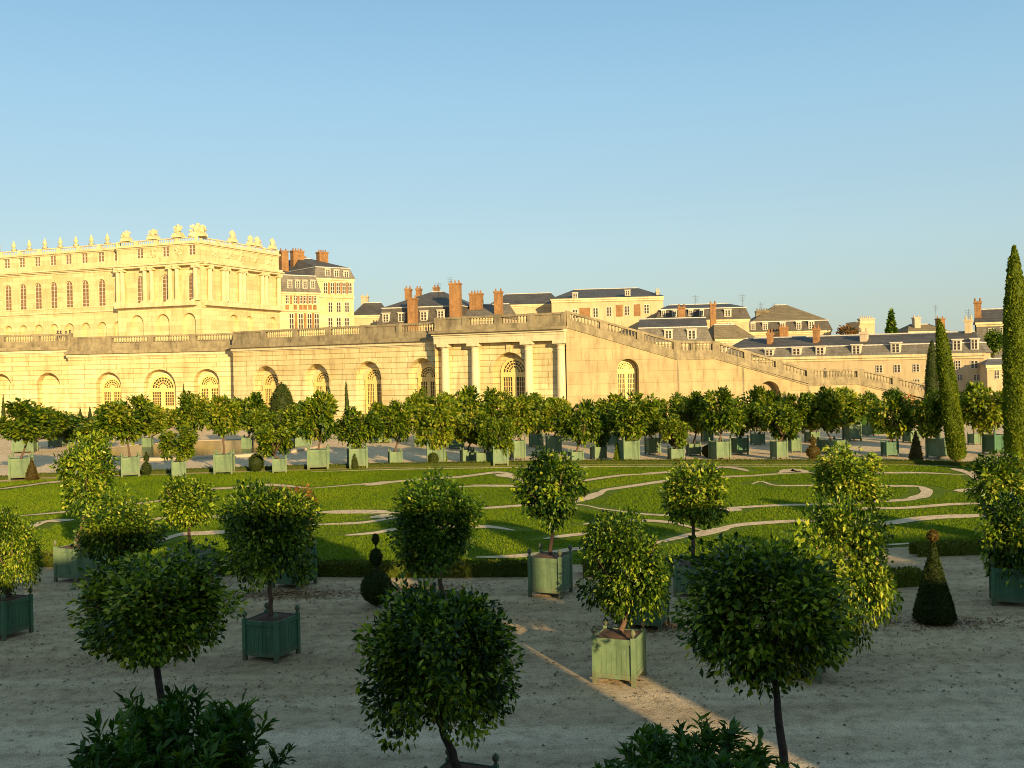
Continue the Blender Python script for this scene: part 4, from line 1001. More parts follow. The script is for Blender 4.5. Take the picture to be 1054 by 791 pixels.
# raised terrace on top of the orangery
TZ = 11.0
ol = [FA.shift(2.0).A, FA.shift(2.0).B, FB.shift(2.2).A, FB.shift(2.2).B, FC.shift(2.6).A, FC.shift(2.6).B, FD.shift(3.0).A, FD.shift(3.0).B]
ol = [(-400.0, float(ol[0][1]))] + [tuple(map(float, p)) for p in ol]
last = ol[-1]; ol += [(last[0] + 16, 320.0), (-400.0, 320.0)]
mb = MB(); mb.quad(*[(x, y, TZ) for x, y in ol])
for i in range(len(ol)):
    p, q_ = ol[i], ol[(i+1) % len(ol)]; mb.quad((*p, 0), (*q_, 0), (*q_, TZ), (*p, TZ))
tag(mb.build('terrace_ground', M['path']), kind='structure')

# ------------------------------------------------------------------ great outdoor staircase wall
FE = Facet(583, 103.5, 962, 109)
wl = [(583, 336.5), (697, 369.5), (736, 368.5), (832, 396), (882, 394.5), (952, 412)]
rl = [(583, 320), (697, 351), (737, 351.5), (834, 380.5), (886, 380), (958, 396.5)]
wls = [FE.hit(*p) for p in wl]; rls = [FE.hit(*p) for p in rl]
wf = lambda x: float(np.interp(x, [p[0] for p in wls], [p[1] for p in wls]))
stair = thing('staircase', 'huge stone staircase wall stepping down in two landings to the right', 'staircase', FE.loc(), FE.rz)
ops = []
for (ul, ur, vt, zb) in ((635.5, 657.5, 369.5, 0.0), (781, 802.5, 392.5, 0.0)):
    a, b = FE.hit(ul, vt + 10)[0], FE.hit(ur, vt + 10)[0]; zt_ = FE.hit((ul+ur)/2, vt)[1]
    ops.append(((a+b)/2, (b-a)/2, zb, zt_ - (b-a)/2, True))
mb = MB(); wall_openings(mb, 0, FE.L, 0.0, wf, ops, 1.1, breaks=[p[0] for p in wls])
for (c, hw, zb, zs, rd) in ops: mb.quad(*arch_poly(hw, 0, zs, True, 1.1, c))
xs = [0] + [p[0] for p in wls[1:-1]] + [FE.L]
for p, q_ in zip(xs[:-1], xs[1:]):
    mb.quad((p, 0, wf(p)), (q_, 0, wf(q_)), (q_, 9, wf(q_)), (p, 9, wf(p))); mb.quad((p, 9, 0), (p, 9, wf(p)), (q_, 9, wf(q_)), (q_, 9, 0))
mb.quad((FE.L, 0, 0), (FE.L, 9, 0), (FE.L, 9, wf(FE.L)), (FE.L, 0, wf(FE.L)))
place('wall', mb.mesh('wall', M['stair']), stair)
st = MB()
for (p, zp), (q_, zq) in zip(wls[:-1], wls[1:]):                 # string course under the parapet
    st.skewbox(p, q_, -0.10, 0.3, zp - 0.12, zp + 0.02, zq - 0.12, zq + 0.02)
place('string_course', st.mesh('string_course', M['balus']), stair)
for u in (698, 765, 832):
    s, z = FE.hit(u, 380); pj = MB(); pj.box(s - 0.07, s + 0.07, -0.035, 0.0, 0.0, wf(s) - 0.13)
    place('pilaster_strip', pj.mesh('pilaster_strip', M['balus']), stair)
for i, ((p, zp), (q_, zq)) in enumerate(zip(rls[:-1], rls[1:])):
    bl = MB(); a0, b0 = wf(p) + 0.021, wf(q_) + 0.021
    q2 = q_ - 0.002
    base_a, base_b = a0 + (zp - a0)*0.32, b0 + (zq - b0)*0.32
    bl.skewbox(p, q2, -0.06, 0.55, a0, base_a, b0, base_b)
    balustrade_run(bl, p, q2, base_a, zp, base_b, zq, 0.04, 0.44, ped=3.8, solid_every=0)
    place('balustrade', bl.mesh('balustrade', M['balus']), stair)
    if i in (0, 2, 4):                                            # far rail and treads of the flight
        fb = MB(); fb.skewbox(p, q2, 8.4, 8.9, a0, zp + 0.05, b0, zq + 0.05); place('far_parapet', fb.mesh('far_parapet', M['balus']), stair)
        sp = MB(); n = 26
        for k in range(n):
            xa, xb = p + (q2 - p)*k/n, p + (q2 - p)*(k+1)/n; zz = a0 + (b0 - a0)*(k)/n
            sp.box(xa, xb, 0.6, 8.3, zz - 0.5, zz - 0.02)
        place('steps', sp.mesh('steps', M['balus']), stair)
c, hw, zb, zs, rd = ops[0]
arched_door(stair, (c, 0.9, 0), 0, hw - 0.05, zs, 0.0, M['doorpaint'], M['glass'])

# ------------------------------------------------------------------ palace
PC = np.array((unrot(209, V0)[0]/F*184, 184.0)); P0 = np.array((unrot(0, V0)[0]/F*201, 201.0))
dl = (P0 - PC); dl /= np.linalg.norm(dl)
PA = PC + dl*72
FL = Facet.from_pts(PA, PC)                     # long front, ends at the corner
nrm = np.array((-FL.d[1], FL.d[0]))
FR = Facet.from_pts(PC, PC + nrm*29.5); FR = Facet.from_pts(PC, PC + nrm*FR.hit(287.5, 300)[0])          # end front, square to it
pal = thing('palace', 'long honey coloured stone palace with columns, arched windows and rooftop trophies above the terrace', 'palace', (PC[0], PC[1], 0))
def prel(fc, s=0.0, y=0.0, z=0.0):
    o = fc.A - PC; return (float(o[0] + fc.d[0]*s - fc.d[1]*y), float(o[1] + fc.d[1]*s + fc.d[0]*y), z)
Z = dict(base=9.5, str0=18.75, cap=25.2, ent=26.9, par=31.2)
Z['par'] = FL.hit(209, 243.8)[1]; Z['ent'] = FL.hit(209, 268)[1]; Z['str0'] = FL.hit(209, 314.5)[1]; Z['cap'] = FL.hit(209, 274)[1]
def zz(v): return FL.hit(207, v)[1]
W_TALL = window_mesh(2, 7, False, M['white'], M['glass_w'], 0.05, 0.12)
W_SQ = window_mesh(2, 3, False, M['white'], M['glass_w'], 0.05, 0.12)
def arched_window(parent, loc, rz, w, h, gm, rowsn=7):
    fr = MB(); hw = w/2; zs = h - hw
    arch_ring(fr, hw - 0.12, hw, zs, 0, 0.08, seg=10); fr.box(-hw, -hw + .12, 0, .08, 0, zs); fr.box(hw - .12, hw, 0, .08, 0, zs); fr.box(-hw, hw, -0.01, .08, 0, 0.12); fr.box(-.055, .055, 0.005, .08, 0.12, zs + hw - .1)
    for k in range(1, rowsn): 
        z = zs*k/(rowsn - 1); fr.box(-hw + .12, hw - .12, .015, .075, z - .035, z + .035)
    return fr, zs, hw
def make_arched_window(w, h, gm):
    fr, zs, hw = arched_window(None, None, 0, w, h, gm); g = MB(); g.quad(*arch_poly(hw - .03, 0.02, zs, True, 0.06)); return fr.mesh('window', M['white']), g.mesh('pane', gm)
front_u = [8, 23.3, 39, 55, 71, 87.5, 104.5, 121]; pav_u = [147.8, 173.7, 200.7]
SP = FL.hit(124.5, 300)[0]                     # start of the columned pavilion on the long front
PRO = -0.9                                     # how far it stands proud
tw, thh = 1.75, zz(281.2) - zz(310.5)
WA = make_arched_window(tw, thh, M['glass_w'])
def palace_wall(fc, s0, s1, y, tall, attic, ground, reveal=0.45, gdoor=True):
    reveal = 0.28
    mb = MB(); b = zz(310.5); t = zz(281.2)
    gops = []
    for u in ground: gops.append((u[0], u[1], Z['base'], u[2], True))
    wall_openings(mb, s0, s1, Z['base'], Z['str0'], gops, 0.6, y, seg=10)
    wall_openings(mb, s0, s1, Z['str0'], Z['ent'], [(s, tw/2, b, t - tw/2, True) for s in tall], reveal, y, seg=10)
    wall_openings(mb, s0, s1, Z['ent'], Z['par'] - 0.9, [(s, 0.78, zz(263), zz(252.2), False) for s in attic], reveal, y)
    mb.box(s0 + .7, s1 - .7, y + 0.6, y + 6.0, Z['base'], Z['par'] - 1.0)
    mb.quad((s0, y, Z['base']), (s0, y, Z['par']-.9), (s0, y+.6, Z['par']-.9), (s0, y+.6, Z['base'])); mb.quad((s1, y, Z['base']), (s1, y+.6, Z['base']), (s1, y+.6, Z['par']-.9), (s1, y, Z['par']-.9))
    for s in tall: arch_ring(mb, tw/2 + .02, tw/2 + .25, t - tw/2, y - .06, y, s, 10); mb.box(s - .16, s + .16, y - .12, y, t + .02, t + .55)
    for s, hw, zs in ground: arch_ring(mb, hw + .02, hw + .28, zs, y - .06, y, s, 12)
    place('wall', mb.mesh('wall', M['palace']), pal, prel(fc), (0, 0, fc.rz))
    for s in tall:
        o = place('window', WA[0], pal, prel(fc, s, y + reveal - .09, b), (0, 0, fc.rz)); place('pane', WA[1], o)
    for s in attic:
        o = place('window', W_SQ[0], pal, prel(fc, s, y + reveal - .06, zz(263)), (0, 0, fc.rz), (1.56, 1, zz(252.2) - zz(263))); place('pane', W_SQ[1], o)
    tr = MB()
    tr.box(s0 - .1, s1 + .1, y - .22, y + .3, Z['str0'] - .28, Z['str0'] + .02); tr.box(s0 - .05, s1 + .05, y - .1, y + .3, Z['str0'] + .6, Z['str0'] + .85)
    tr.box(s0 - .1, s1 + .1, y - .14, y + .3, Z['cap'] + .15, Z['ent'] - .62); tr.box(s0 - .2, s1 + .2, y - .42, y + .3, Z['ent'] - .55, Z['ent'] - .30); tr.box(s0 - .35, s1 + .35, y - .72, y + .3, Z['ent'] - .30, Z['ent'])
    tr.box(s0 - .1, s1 + .1, y - .12, y + .3, Z['par'] - 1.45, Z['par'] - 1.2); tr.box(s0 - .25, s1 + .25, y - .38, y + .3, Z['par'] - 1.2, Z['par'] - .9)
    place('cornice', tr.mesh('cornice', M['palace_t']), pal, prel(fc), (0, 0, fc.rz))
    bl = MB(); balustrade_run(bl, s0, s1, Z['par'] - .9, Z['par'], Z['par'] - .9, Z['par'], y - .1, y + .2, ped=5.0, gap=.42)
    place('balustrade', bl.mesh('balustrade', M['palace_t']), pal, prel(fc), (0, 0, fc.rz))
fs = [FL.hit(u, 300)[0] for u in front_u]; dsx = fs[1] - fs[0]
fs = [fs[0] - dsx*k for k in (2, 1)] + fs
ps = [FL.hit(u, 300)[0] for u in pav_u]
gz = zz(322)
palace_wall(FL, 0, SP, 0.0, fs, [FL.hit(u, 262)[0] for u in (6.5, 22, 38, 54, 70, 86.5, 103.5, 120)], [(s, 1.0, gz - 1.0 - 0.9) for s in fs])
palace_wall(FL, SP, FL.L, PRO, ps, [FL.hit(u, 256)[0] for u in (147, 173.5, 200.5)], [(FL.hit(u, 332)[0], 1.45, gz - 1.45) for u in (144.5, 171, 198)])
rn = [FR.hit(u, 330)[0] for u in (241, 256.5, 281)]
palace_wall(FR, 0.0, FR.L, PRO*0, [], [], [(rn[0], 1.5, gz - 1.5), (rn[1], 1.1, gz - 1.2), (rn[2], 1.5, gz - 1.5)])
rf = MB(); cA, cB = np.array(prel(FL, 0, 6, 0)), np.array(prel(FR, FR.L, 6, 0))
rf.box(0, FL.L - 1, 0.4, FR.L, Z['par'] - 1.15, Z['par'] - 1.02); place('roof', rf.mesh('roof', M['slate_p']), pal, prel(FL), (0, 0, FL.rz))
bk = MB(); bk.box(0, FL.L - 6, FR.L - 1, FR.L, Z['base'], Z['par'] - 1.15); place('rear_wall', bk.mesh('rear_wall', M['palace']), pal, prel(FL), (0, 0, FL.rz))
# ionic columns
zc0, zc1 = Z['str0'] + .85, Z['cap'] + .15; hC = zc1 - zc0; r = .46
cb = MB(); cb.box(-r*1.3, r*1.3, -r*1.3, r*1.3, 0, .22); cb.lathe([(r*1.25, .22), (r*1.2, .38), (r, .5), (r, hC*.4), (r*.86, hC - .6), (r*.86, hC - .52)], n=14)
cb.box(-r*1.45, r*1.45, -r*1.05, r*1.05, hC - .52, hC - .2); cb.box(-r*1.25, r*1.25, -r*1.25, r*1.25, hC - .2, hC)
for sx in (-1, 1): cb.lathe([(0.0, -.0), (.2, 0), (.2, .05), (0, .05)], (sx*r*1.3, -r*1.0, hC - .42), 8)
PCOL = cb.mesh('column', M['palace_t'])
for u in (127, 131.5, 154.5, 161.5, 180.5, 187.5, 206.5):
    place('column', PCOL, pal, prel(FL, FL.hit(u, 300)[0], PRO - .45, zc0), (0, 0, FL.rz))
for u in (214, 228, 231.5, 245.5, 249, 268, 272, 285):
    place('column', PCOL, pal, prel(FR, FR.hit(u, 300)[0], -.5, zc0), (0, 0, FR.rz))
for fc, s0, s1, y in ((FL, SP, FL.L, PRO), (FR, 0.4, FR.L, 0)):    # entablature carried by the columns
    t = MB(); t.box(s0, s1, y - 1.05, y - .15, Z['cap'] + .151, Z['ent'] - .56); t.box(s0 - .1, s1 + .1, y - 1.3, y - .43, Z['ent'] - .552, Z['ent'] - .302)
    t.box(s0, s1, y - 1.05, y - .11, Z['str0'] + .022, Z['str0'] + .845)
    place('entablature', t.mesh('entablature', M['palace_t']), pal, prel(fc), (0, 0, fc.rz))
# carved relief panels of the attic
for fc, ul in ((FL, (160, 187)), (FR, (222, 236, 247, 262, 276))):
    for u in ul:
        s = fc.hit(u, 258)[0]; rb = MB(); rr = random.Random(u); y = PRO if fc is FL else 0
        for k in range(9):
            a = rr.uniform(-.9, .9); zq = rr.uniform(.2, 1.7); q_ = rr.uniform(.16, .34)
            rb.lathe([(q_*.3, -q_), (q_*.9, -q_*.5), (q_, 0), (q_*.8, q_*.6), (q_*.2, q_)], (a, 0, zq), 7)
        place('relief', rb.mesh('relief', M['palace_t'], True), pal, prel(fc, s, y, zz(263)), (0, 0, fc.rz))
# trophies and flaming urns along the parapet
def trophy_mesh(seed, k):
    rr = random.Random(seed); t = MB()
    t.box(-1.15*k, 1.15*k, -.55, .55, 0, .42); t.box(-.95*k, .95*k, -.45, .45, .42, .75)
    t.lathe([(.50*k, .75), (.60*k, 1.05), (.52*k, 1.45), (.36*k, 1.68), (.2*k, 1.75), (.27*k, 1.9), (.26*k, 2.08), (.08, 2.2)], n=10)   # cuirass and helmet
    for q in range(7):                                                                # drums, shields, bundles
        a = rr.uniform(-.95, .95)*k; z = .75 + rr.uniform(0, .75)*(1.15 - abs(a)/k); w_ = rr.uniform(.16, .34)*k
        t.lathe([(w_*.5, 0), (w_, .12), (w_*.95, .3), (w_*.4, .42)], (a, rr.uniform(-.3, .1), z), 7)
    for s_ in (-1, 1):
        for a in (.5, .95):
            t.tube([(s_*.3*k, 0, 1.0), (s_*(.3 + a*.55)*k, 0, 1.0 + .85*cos(a*.8))], [.11, .08], 5)
            t.box(s_*(.3 + a*.55)*k - .16, s_*(.3 + a*.55)*k + .16, -.08, .08, .9 + .7*cos(a*.8), 1.15 + .85*cos(a*.8))
    return t.mesh('trophy', M['palace_t'], False)
TRO = [trophy_mesh(1, 1.0), trophy_mesh(2, 1.15), trophy_mesh(3, .85)]
ur = MB(); ur.box(-.45, .45, -.4, .4, 0, .45); ur.lathe([(.18, .45), (.22, .6), (.48, .95), (.5, 1.25), (.3, 1.45), (.36, 1.55), (.22, 1.9), (.1, 2.2), (.02, 2.4)], n=10)
URN = ur.mesh('urn', M['palace_t'], True)
for u in (-18, -2, 14, 30, 46, 62, 78, 94, 110.5):
    place('urn', URN, pal, prel(FL, FL.hit(u, 255)[0], .05, Z['par'] + .03), (0, 0, FL.rz), (.85, .85, .85))
for u, j, sc in ((133.5, 0, .95), (161, 1, .9), (186.5, 2, 1.1)):
    place('trophy', TRO[j], pal, prel(FL, FL.hit(u, 245)[0], PRO + .05, Z['par'] + .03), (0, 0, FL.rz), (sc, sc, sc))
place('trophy', TRO[1], pal, prel(FL, FL.L - .6, PRO + 1.0, Z['par'] + .03), (0, 0, FL.rz + .7), (1.25, 1.2, 1.15))
place('trophy', TRO[0], pal, prel(FL, FL.hit(214, 240)[0] - 1.2, PRO + .6, Z['par'] + .03), (0, 0, FL.rz), (.8, .8, .95))
for u, j, sc in ((239.5, 2, 1.05), (258, 0, .9), (265, 1, .9), (280.5, 2, 1.0)):
    place('trophy', TRO[j], pal, prel(FR, FR.hit(u, 248)[0], .05, Z['par'] + .03), (0, 0, FR.rz), (sc*.9, sc*.9, sc))

# ------------------------------------------------------------------ town houses
WN = window_mesh(2, 3, False, M['white'], M['glass'], 0.05, 0.10)
WS = window_mesh(2, 4, False, M['white'], M['glass_w'], 0.05, 0.14)
def house(lab, uA, DA, uB, DB, depth, v_eave, v_ridge, kind='hip', v_break=None, wall='cream', roof='slate', low='slate', wins=(), dorms=(), chims=(), cornice=True, name='house', z0=0.0, inset=0.25, bands=(), wm=None, cat='house', brick=(), ants=()):
    fc = Facet(uA, DA, uB, DB); um = (uA + uB)/2
    ze = fc.hit(um, v_eave)[1]; L = fc.L
    root = thing(name, lab, cat, fc.loc(), fc.rz, 'town buildings behind the terrace')
    mb = MB(); mb.box(0, L, 0, depth, z0, ze); place('wall', mb.mesh('wall', M[wall]), root)
    Dm = (DA + DB)/2 + depth*0.5
    if kind != 'flat':
        zr = P(um, v_ridge, Dm)[2]
        rb = MB(); o = .35
        zb_ = ze
        xa, xb, ya, yb = -o, L + o, -o, depth + o
        if v_break is not None:                                    # mansard: steep lower slope
            zb_ = fc.hit(um, v_break)[1]; i = .9; lo = MB()
            A = [(xa, ya), (xb, ya), (xb, yb), (xa, yb)]; B = [(xa+i, ya+i), (xb-i, ya+i), (xb-i, yb-i), (xa+i, yb-i)]
            for k in range(4):
                k2 = (k+1) % 4; lo.quad((*A[k], ze), (*A[k2], ze), (*B[k2], zb_), (*B[k], zb_))
            lo.quad(*[(*p, ze) for p in A][::-1]); lr = place('mansard', lo.mesh('mansard', M[low]), root)
            fl = MB(); fl.box(xa+i-.12, xb-i+.12, ya+i-.12, yb-i+.12, zb_, zb_ + .18); place('flashing', fl.mesh('flashing', M['lead']), root)
            zb_ += .18; xa += i - .05; xb -= i - .05; ya += i - .05; yb -= i - .05
        ym = (ya + yb)/2; ins = (xb - xa)*inset if kind == 'hip' else 0.0
        R1, R2 = (xa + ins, ym, zr), (xb - ins, ym, zr)
        rb.quad((xa, ya, zb_), (xb, ya, zb_), R2, R1); rb.quad((xb, yb, zb_), (xa, yb, zb_), R1, R2)
        rb.quad((xa, yb, zb_), (xa, ya, zb_), R1); rb.quad((xb, ya, zb_), (xb, yb, zb_), R2); rb.quad((xa, ya, zb_), (xa, yb, zb_), (xb, yb, zb_), (xb, ya, zb_))
        ro = place('roof', rb.mesh('roof', M[roof]), root)
        rc = MB(); rc.tube([(R1[0], ym, zr + .02), (R2[0], ym, zr + .02)], [.12, .12], 6)
        place('ridge', rc.mesh('ridge', M['lead']), ro)
    else: ro = root
    if cornice:
        cn = MB(); cn.box(-.2, L + .2, -.38, .0, ze - .4, ze - .02); cn.box(-.06, L + .06, -.15, .0, ze - .75, ze - .4)
        place('cornice', cn.mesh('cornice', M['palace_t']), root)
    for v in bands:
        z = fc.hit(um, v)[1]; cn = MB(); cn.box(-.05, L + .05, -.28, .0, z - .2, z + .15); place('string_course', cn.mesh('string_course', M['palace_t']), root)
    for (u, v, wp, hp) in brick:
        s, z = fc.hit(u, v); W_ = fc.pxs(u, v, wp); H_ = hp*pxm((DA+DB)/2); pb = MB(); pb.box(s - W_/2, s + W_/2, -.07, 0, z - H_/2, z + H_/2); place('brick_panel', pb.mesh('brick_panel', M['brick']), root)
    for (u, v, wp, hp) in wins:
        s, z = fc.hit(u, v); W_ = fc.pxs(u, v, wp); H_ = hp*pxm((DA+DB)/2)
        put_window(wm or WN, root, s, -.05, z - H_/2, W_, H_)
        sm = MB()
    for (u, v, wp, hp) in dorms:                                   # dormer: cheeks, little roof, window
        s, z = fc.hit(u, v); W_ = fc.pxs(u, v, wp); H_ = hp*pxm((DA+DB)/2)
        d = MB(); d.box(s - W_*.62, s + W_*.62, -.15, 1.6, z - H_*.55, z + H_*.5); d.box(s - W_*.72, s + W_*.72, -.3, 1.7, z + H_*.5, z + H_*.5 + .16)
        dd = place('dormer', d.mesh('dormer', M['white']), root)
        put_window(WN, dd, s, -.2, z - H_*.5, W_, H_*.95)
    for (ua, ub, vt, vb, ymet, mk) in chims:
        DD = (DA + DB)/2; s0, s1 = fc.hit(ua, vt)[0], fc.hit(ub, vt)[0]
        zt_ = P((ua+ub)/2, vt, DD + ymet)[2]; zb2 = P((ua+ub)/2, vb, DD + ymet)[2]
        kk = (DD + ymet)/DD; sm_ = (s0+s1)/2; w_ = (s1 - s0)/2*kk
        # lateral position at the chimney's own depth
        wx, wy, _ = P((ua+ub)/2, vt, DD + ymet); rel = np.array((wx, wy)) - fc.A; sm_ = float(rel @ fc.d)
        ch = MB(); ch.box(sm_ - w_, sm_ + w_, ymet - .8, ymet + .8, zb2 - 2.5, zt_ - .35); ch.box(sm_ - w_ - .12, sm_ + w_ + .12, ymet - .92, ymet + .92, zt_ - .35, zt_)
        npot = max(2, int(w_*2/.55))
        for k in range(npot): ch.lathe([(.17, 0), (.14, .55)], (sm_ - w_*.75 + 1.5*w_*k/(npot-1), ymet, zt_), 7)
        place('chimney', ch.mesh('chimney', M[mk]), ro)
    for (u, vt, vb) in ants:
        DD = (DA + DB)/2 + 4; wx, wy, zt_ = P(u, vt, DD); zb2 = P(u, vb, DD)[2]; rel = np.array((wx, wy)) - fc.A
        sx_, sy_ = float(rel @ fc.d), float(rel @ np.array((-fc.d[1], fc.d[0]))); a = MB(); a.tube([(sx_, sy_, zb2 - 1), (sx_, sy_, zt_)], [.035, .03], 5)
        for k in range(4): a.tube([(sx_ - .7 + .1*k, sy_, zt_ - .25 - .35*k), (sx_ + .7 - .1*k, sy_, zt_ - .25 - .35*k)], [.02, .02], 4)
        place('aerial', a.mesh('aerial', M['slate']), ro)
    return fc, root
BK = 'brick'
house('tall cream and brick wing with slate mansard roof beside the palace end', 326, 222, 365.5, 228, 30, 287, 267, 'hip', 276, 'palace', 'slate', 'slate_p',
      wins=[(u, 297, 4.2, 12) for u in (335, 342, 348, 354, 360)] + [(u, 316.5, 4.6, 11) for u in (340, 348.5, 357)] + [(u, 333, 5, 12) for u in (340, 348.5, 357)],
      dorms=[(u, v, 4.5, 7) for u, v in ((337, 281), (346, 282), (356, 283))], chims=[(326, 335, 260, 271, 12, BK)], bands=(306,), brick=[(u, 297, 2, 12) for u in (338.5, 345, 351, 357)])
house('lower brick and stone wing with slate attic between palace and tall wing', 287, 213, 330, 219, 24, 301, 279, 'hip', 284, 'palace', 'slate', 'slate_p',
      wins=[(u, 308, 3.4, 10) for u in (295.5, 304, 309.5, 314, 319, 324)] + [(u, 331, 5, 17) for u in (300, 309.5, 318.5, 326)],
      dorms=[(u, 293, 4, 8) for u in (298, 306, 313.5, 321.5)], chims=[(304, 315, 257.5, 272, 16, BK), (286, 293, 259, 275, 14, BK), (317, 320, 263, 270, 20, BK)], bands=(320,),
      brick=[(u, 308, 1.8, 10) for u in (299.5, 306.8, 311.8, 316.5, 321.5)] + [(u, 331, 2.6, 17) for u in (304.7, 314, 322.5)] + [(u, 316.5, 3.6, 5) for u in (295.5, 304, 309.5, 314, 319, 324)])
house('little cream house with a dark slate hip roof right of the tall wing', 364, 236, 397, 236, 14, 324.5, 312, 'hip', None, 'cream', 'slate', chims=[(372, 379, 305, 313, 9, 'pink')])
house('dark slate mansard house with white dormers and big brick chimney stacks', 391, 200, 478, 196, 22, 333, 301, 'hip', 316.5, 'cream', 'slate', 'slate', inset=.42,
      dorms=[(397.5, 327.5, 6, 9), (413.5, 327, 6, 9), (436.5, 325.5, 6.5, 9.5), (454, 324.5, 6.5, 9.5)],
      ants=[(463, 285, 310), (451, 291, 303)], chims=[(420, 428, 307, 333, -1.5, BK), (415.5, 420.5, 297, 309, 14, BK), (427.5, 431.5, 297, 307, 18, BK), (447, 451.5, 296, 306, 16, BK), (466, 476.5, 292.5, 328, -1.5, BK)])
house('low slate roofed house with a broad brick stack, between two taller stacks', 476, 196, 513, 194, 14, 327, 314, 'gable', None, 'pink', 'slate_p', chims=[(483.5, 495.5, 302, 320, 5, BK), (511, 518, 300.5, 326, 2, BK)])
house('cream house with dark slate roof and one gable end behind the columned pavilion', 505, 232, 577, 230, 18, 313.5, 302.5, 'hip', None, 'cream', 'slate', inset=.18)
house('broad cream building with brick panels and slate roof above the top of the stairs', 569, 224, 684, 222, 34, 306.5, 297.5, 'hip', None, 'cream', 'slate', inset=.2,
      wins=[(u, v, 5.5, 10) for u, v in ((627, 321), (645.5, 320), (665.5, 318.5), (592, 323.5), (613, 322))], brick=[(637.5, 320, 7, 12), (655.8, 319.5, 6.5, 12), (602, 322, 11, 10)],
      dorms=[(592, 304.5, 4.5, 5), (646, 302, 4.5, 5.5)], bands=(309.5,), chims=[(675, 678, 300, 306, 3, 'pink')])
house('slate mansard house with cream end wall and two brick stacks behind the stairs', 677, 206, 772, 204, 20, 329.5, 313.5, 'hip', 318, 'cream', 'slate', 'slate', inset=.14,
      wins=[(738, 338, 5, 9), (750, 337, 6, 9)], dorms=[(683, 323, 4, 6), (694, 323, 4, 6), (711, 322.5, 4, 6), (722, 322.5, 4, 6), (749, 322.5, 6, 7)],
      ants=[(764, 303, 318), (716, 304, 318)], chims=[(698, 705, 316, 337, -4, BK), (730.5, 736.5, 313, 353, -5, BK)])
house('low grey slated house with white dormers just above the upper landing', 655, 182, 732, 180, 14, 352, 328, 'gable', 337.5, 'pink', 'slate', 'slate_p', dorms=[(688, 344.5, 7, 9), (712, 344.5, 8, 10)])
house('pinkish gabled house behind the stairs, right of the tall brick stack', 737, 190, 778, 191, 12, 349, 334, 'hip', None, 'pink', 'tile', wins=[(745, 356, 5, 7)])
house('house with a peaked brown tiled roof and dark dormered attic', 772, 222, 856, 220, 26, 341, 314, 'hip', 331, 'cream', 'tile', 'slate', inset=.42,
      dorms=[(775, 336.5, 4, 7), (787.5, 336.5, 4.5, 7), (805.5, 335.5, 4.5, 6), (822, 335.5, 4.5, 8), (835, 335, 5, 8)], ants=[(783, 311, 325), (797, 312, 325)], chims=[(778, 791, 320, 330, 8, 'tile'), (802, 811, 337, 346, -3, BK)])
house('very long pale building with slate roof and white dormers right of the staircase', 745, 158, 1013, 140, 12, 366, 345.5, 'hip', 356.5, 'cream', 'slate', 'slate_p', inset=.03,
      dorms=[(792, 364.5, 7.5, 9.5), (820, 363.3, 8, 10.5), (844.5, 362.3, 8, 10.5), (881.5, 360.5, 8, 10), (922, 358.5, 8.5, 10), (985, 355.5, 8, 10), (1003, 354.5, 7, 10)],
      wins=[(905, 380, 7, 8), (923.5, 379.5, 7, 8), (943, 379, 7, 8), (944, 394, 6, 7), (986, 376, 6, 9), (1003, 375.5, 8, 8), (988, 389, 5, 6), (1005, 389, 6, 6)],
      chims=[(888, 895, 342, 352, 3, 'pink'), (834, 839, 338, 353, 3, BK), (779, 783, 342, 354, 3, BK), (1000, 1007, 331, 352, 6, 'cream')])
house('dim blue grey house with slate roof and tall chimney near the right edge', 1006, 172, 1075, 168, 14, 331, 318, 'hip', None, 'slate_p', 'slate', inset=.05, wins=[(1020, 342, 6, 8), (1032, 341, 6, 8)], ants=[(997, 318, 334)], chims=[(1003, 1010, 310, 330, 3, BK)])
house('small white walled lodge between the two cypresses', 1016, 134, 1046, 133, 8, 375.5, 369.5, 'hip', None, 'cream', 'slate_p', wins=[(1026, 385, 5, 11)])
house('distant pale rooftop block with many chimney pots beyond the long building', 883, 240, 900, 240, 8, 331, 330, 'flat', None, 'cream', chims=[(884, 899, 328, 334, 3, 'pink')])
house('distant house showing one slim stack over the long roof', 936, 236, 976, 236, 10, 341, 334, 'hip', None, 'pink', 'tile', ants=[(963, 314, 332)], chims=[(940, 946, 327, 338, 3, 'pink'), (964, 971, 328, 337, 3, BK)])

# ---- trees of the town
def conifer(u, vtop, vbase, D, wpx, lab):
    x, y, z1 = P(u, vtop, D); k = pxm(D); W = wpx*k/2
    root = thing('conifer_tree', lab, 'tree', (x, y, 0)); st = MB(); st.tube([(0, 0, 0), (0, 0, z1*.97)], [.35, .05], 7); st.build('trunk', M['bark_d'], root)
    z0 = P(u, vbase, D)[2]; h = z1 - z0; prof = [(W*.5, z0)]
    for i in range(6):
        t = i/6; prof += [(W*(1.05 - t), z0 + h*(t + .03)), (W*(.62 - t*.6), z0 + h*(t + .13))]
    prof.append((.02, z1)); place('crown', clipped_mesh('crown', 8, prof, 1600, .8, M['leaf_d'], .1, .12), root)
conifer(917, 319, 352, 230, 14, 'dark conifer poking above the long slate roof')
def town_tree(u, vt, vb, w, D, cm, lab):
    x, y, z1 = P(u, vt, D); z0 = P(u, vb, D)[2]; k = pxm(D); rx = w*k/2
    root = thing('garden_tree', lab, 'tree', (x, y, 0)); zc = (z0+z1)/2
    place('trunk', trunk_mesh(int(u), 0, z0 + .3, zc, rx, (0, 0), .22, M['bark_d']), root); place('crown', cm, root, (0, 0, zc), (0, 0, u), (rx, rx, (z1-z0)/2))
town_tree(1022, 340, 366, 26, 150, FARD, 'dark ivy green tree before the dim blue grey house')
town_tree(872, 333, 352, 26, 215, FARR, 'thin autumn tree behind the long roof, left of the rooftop block')

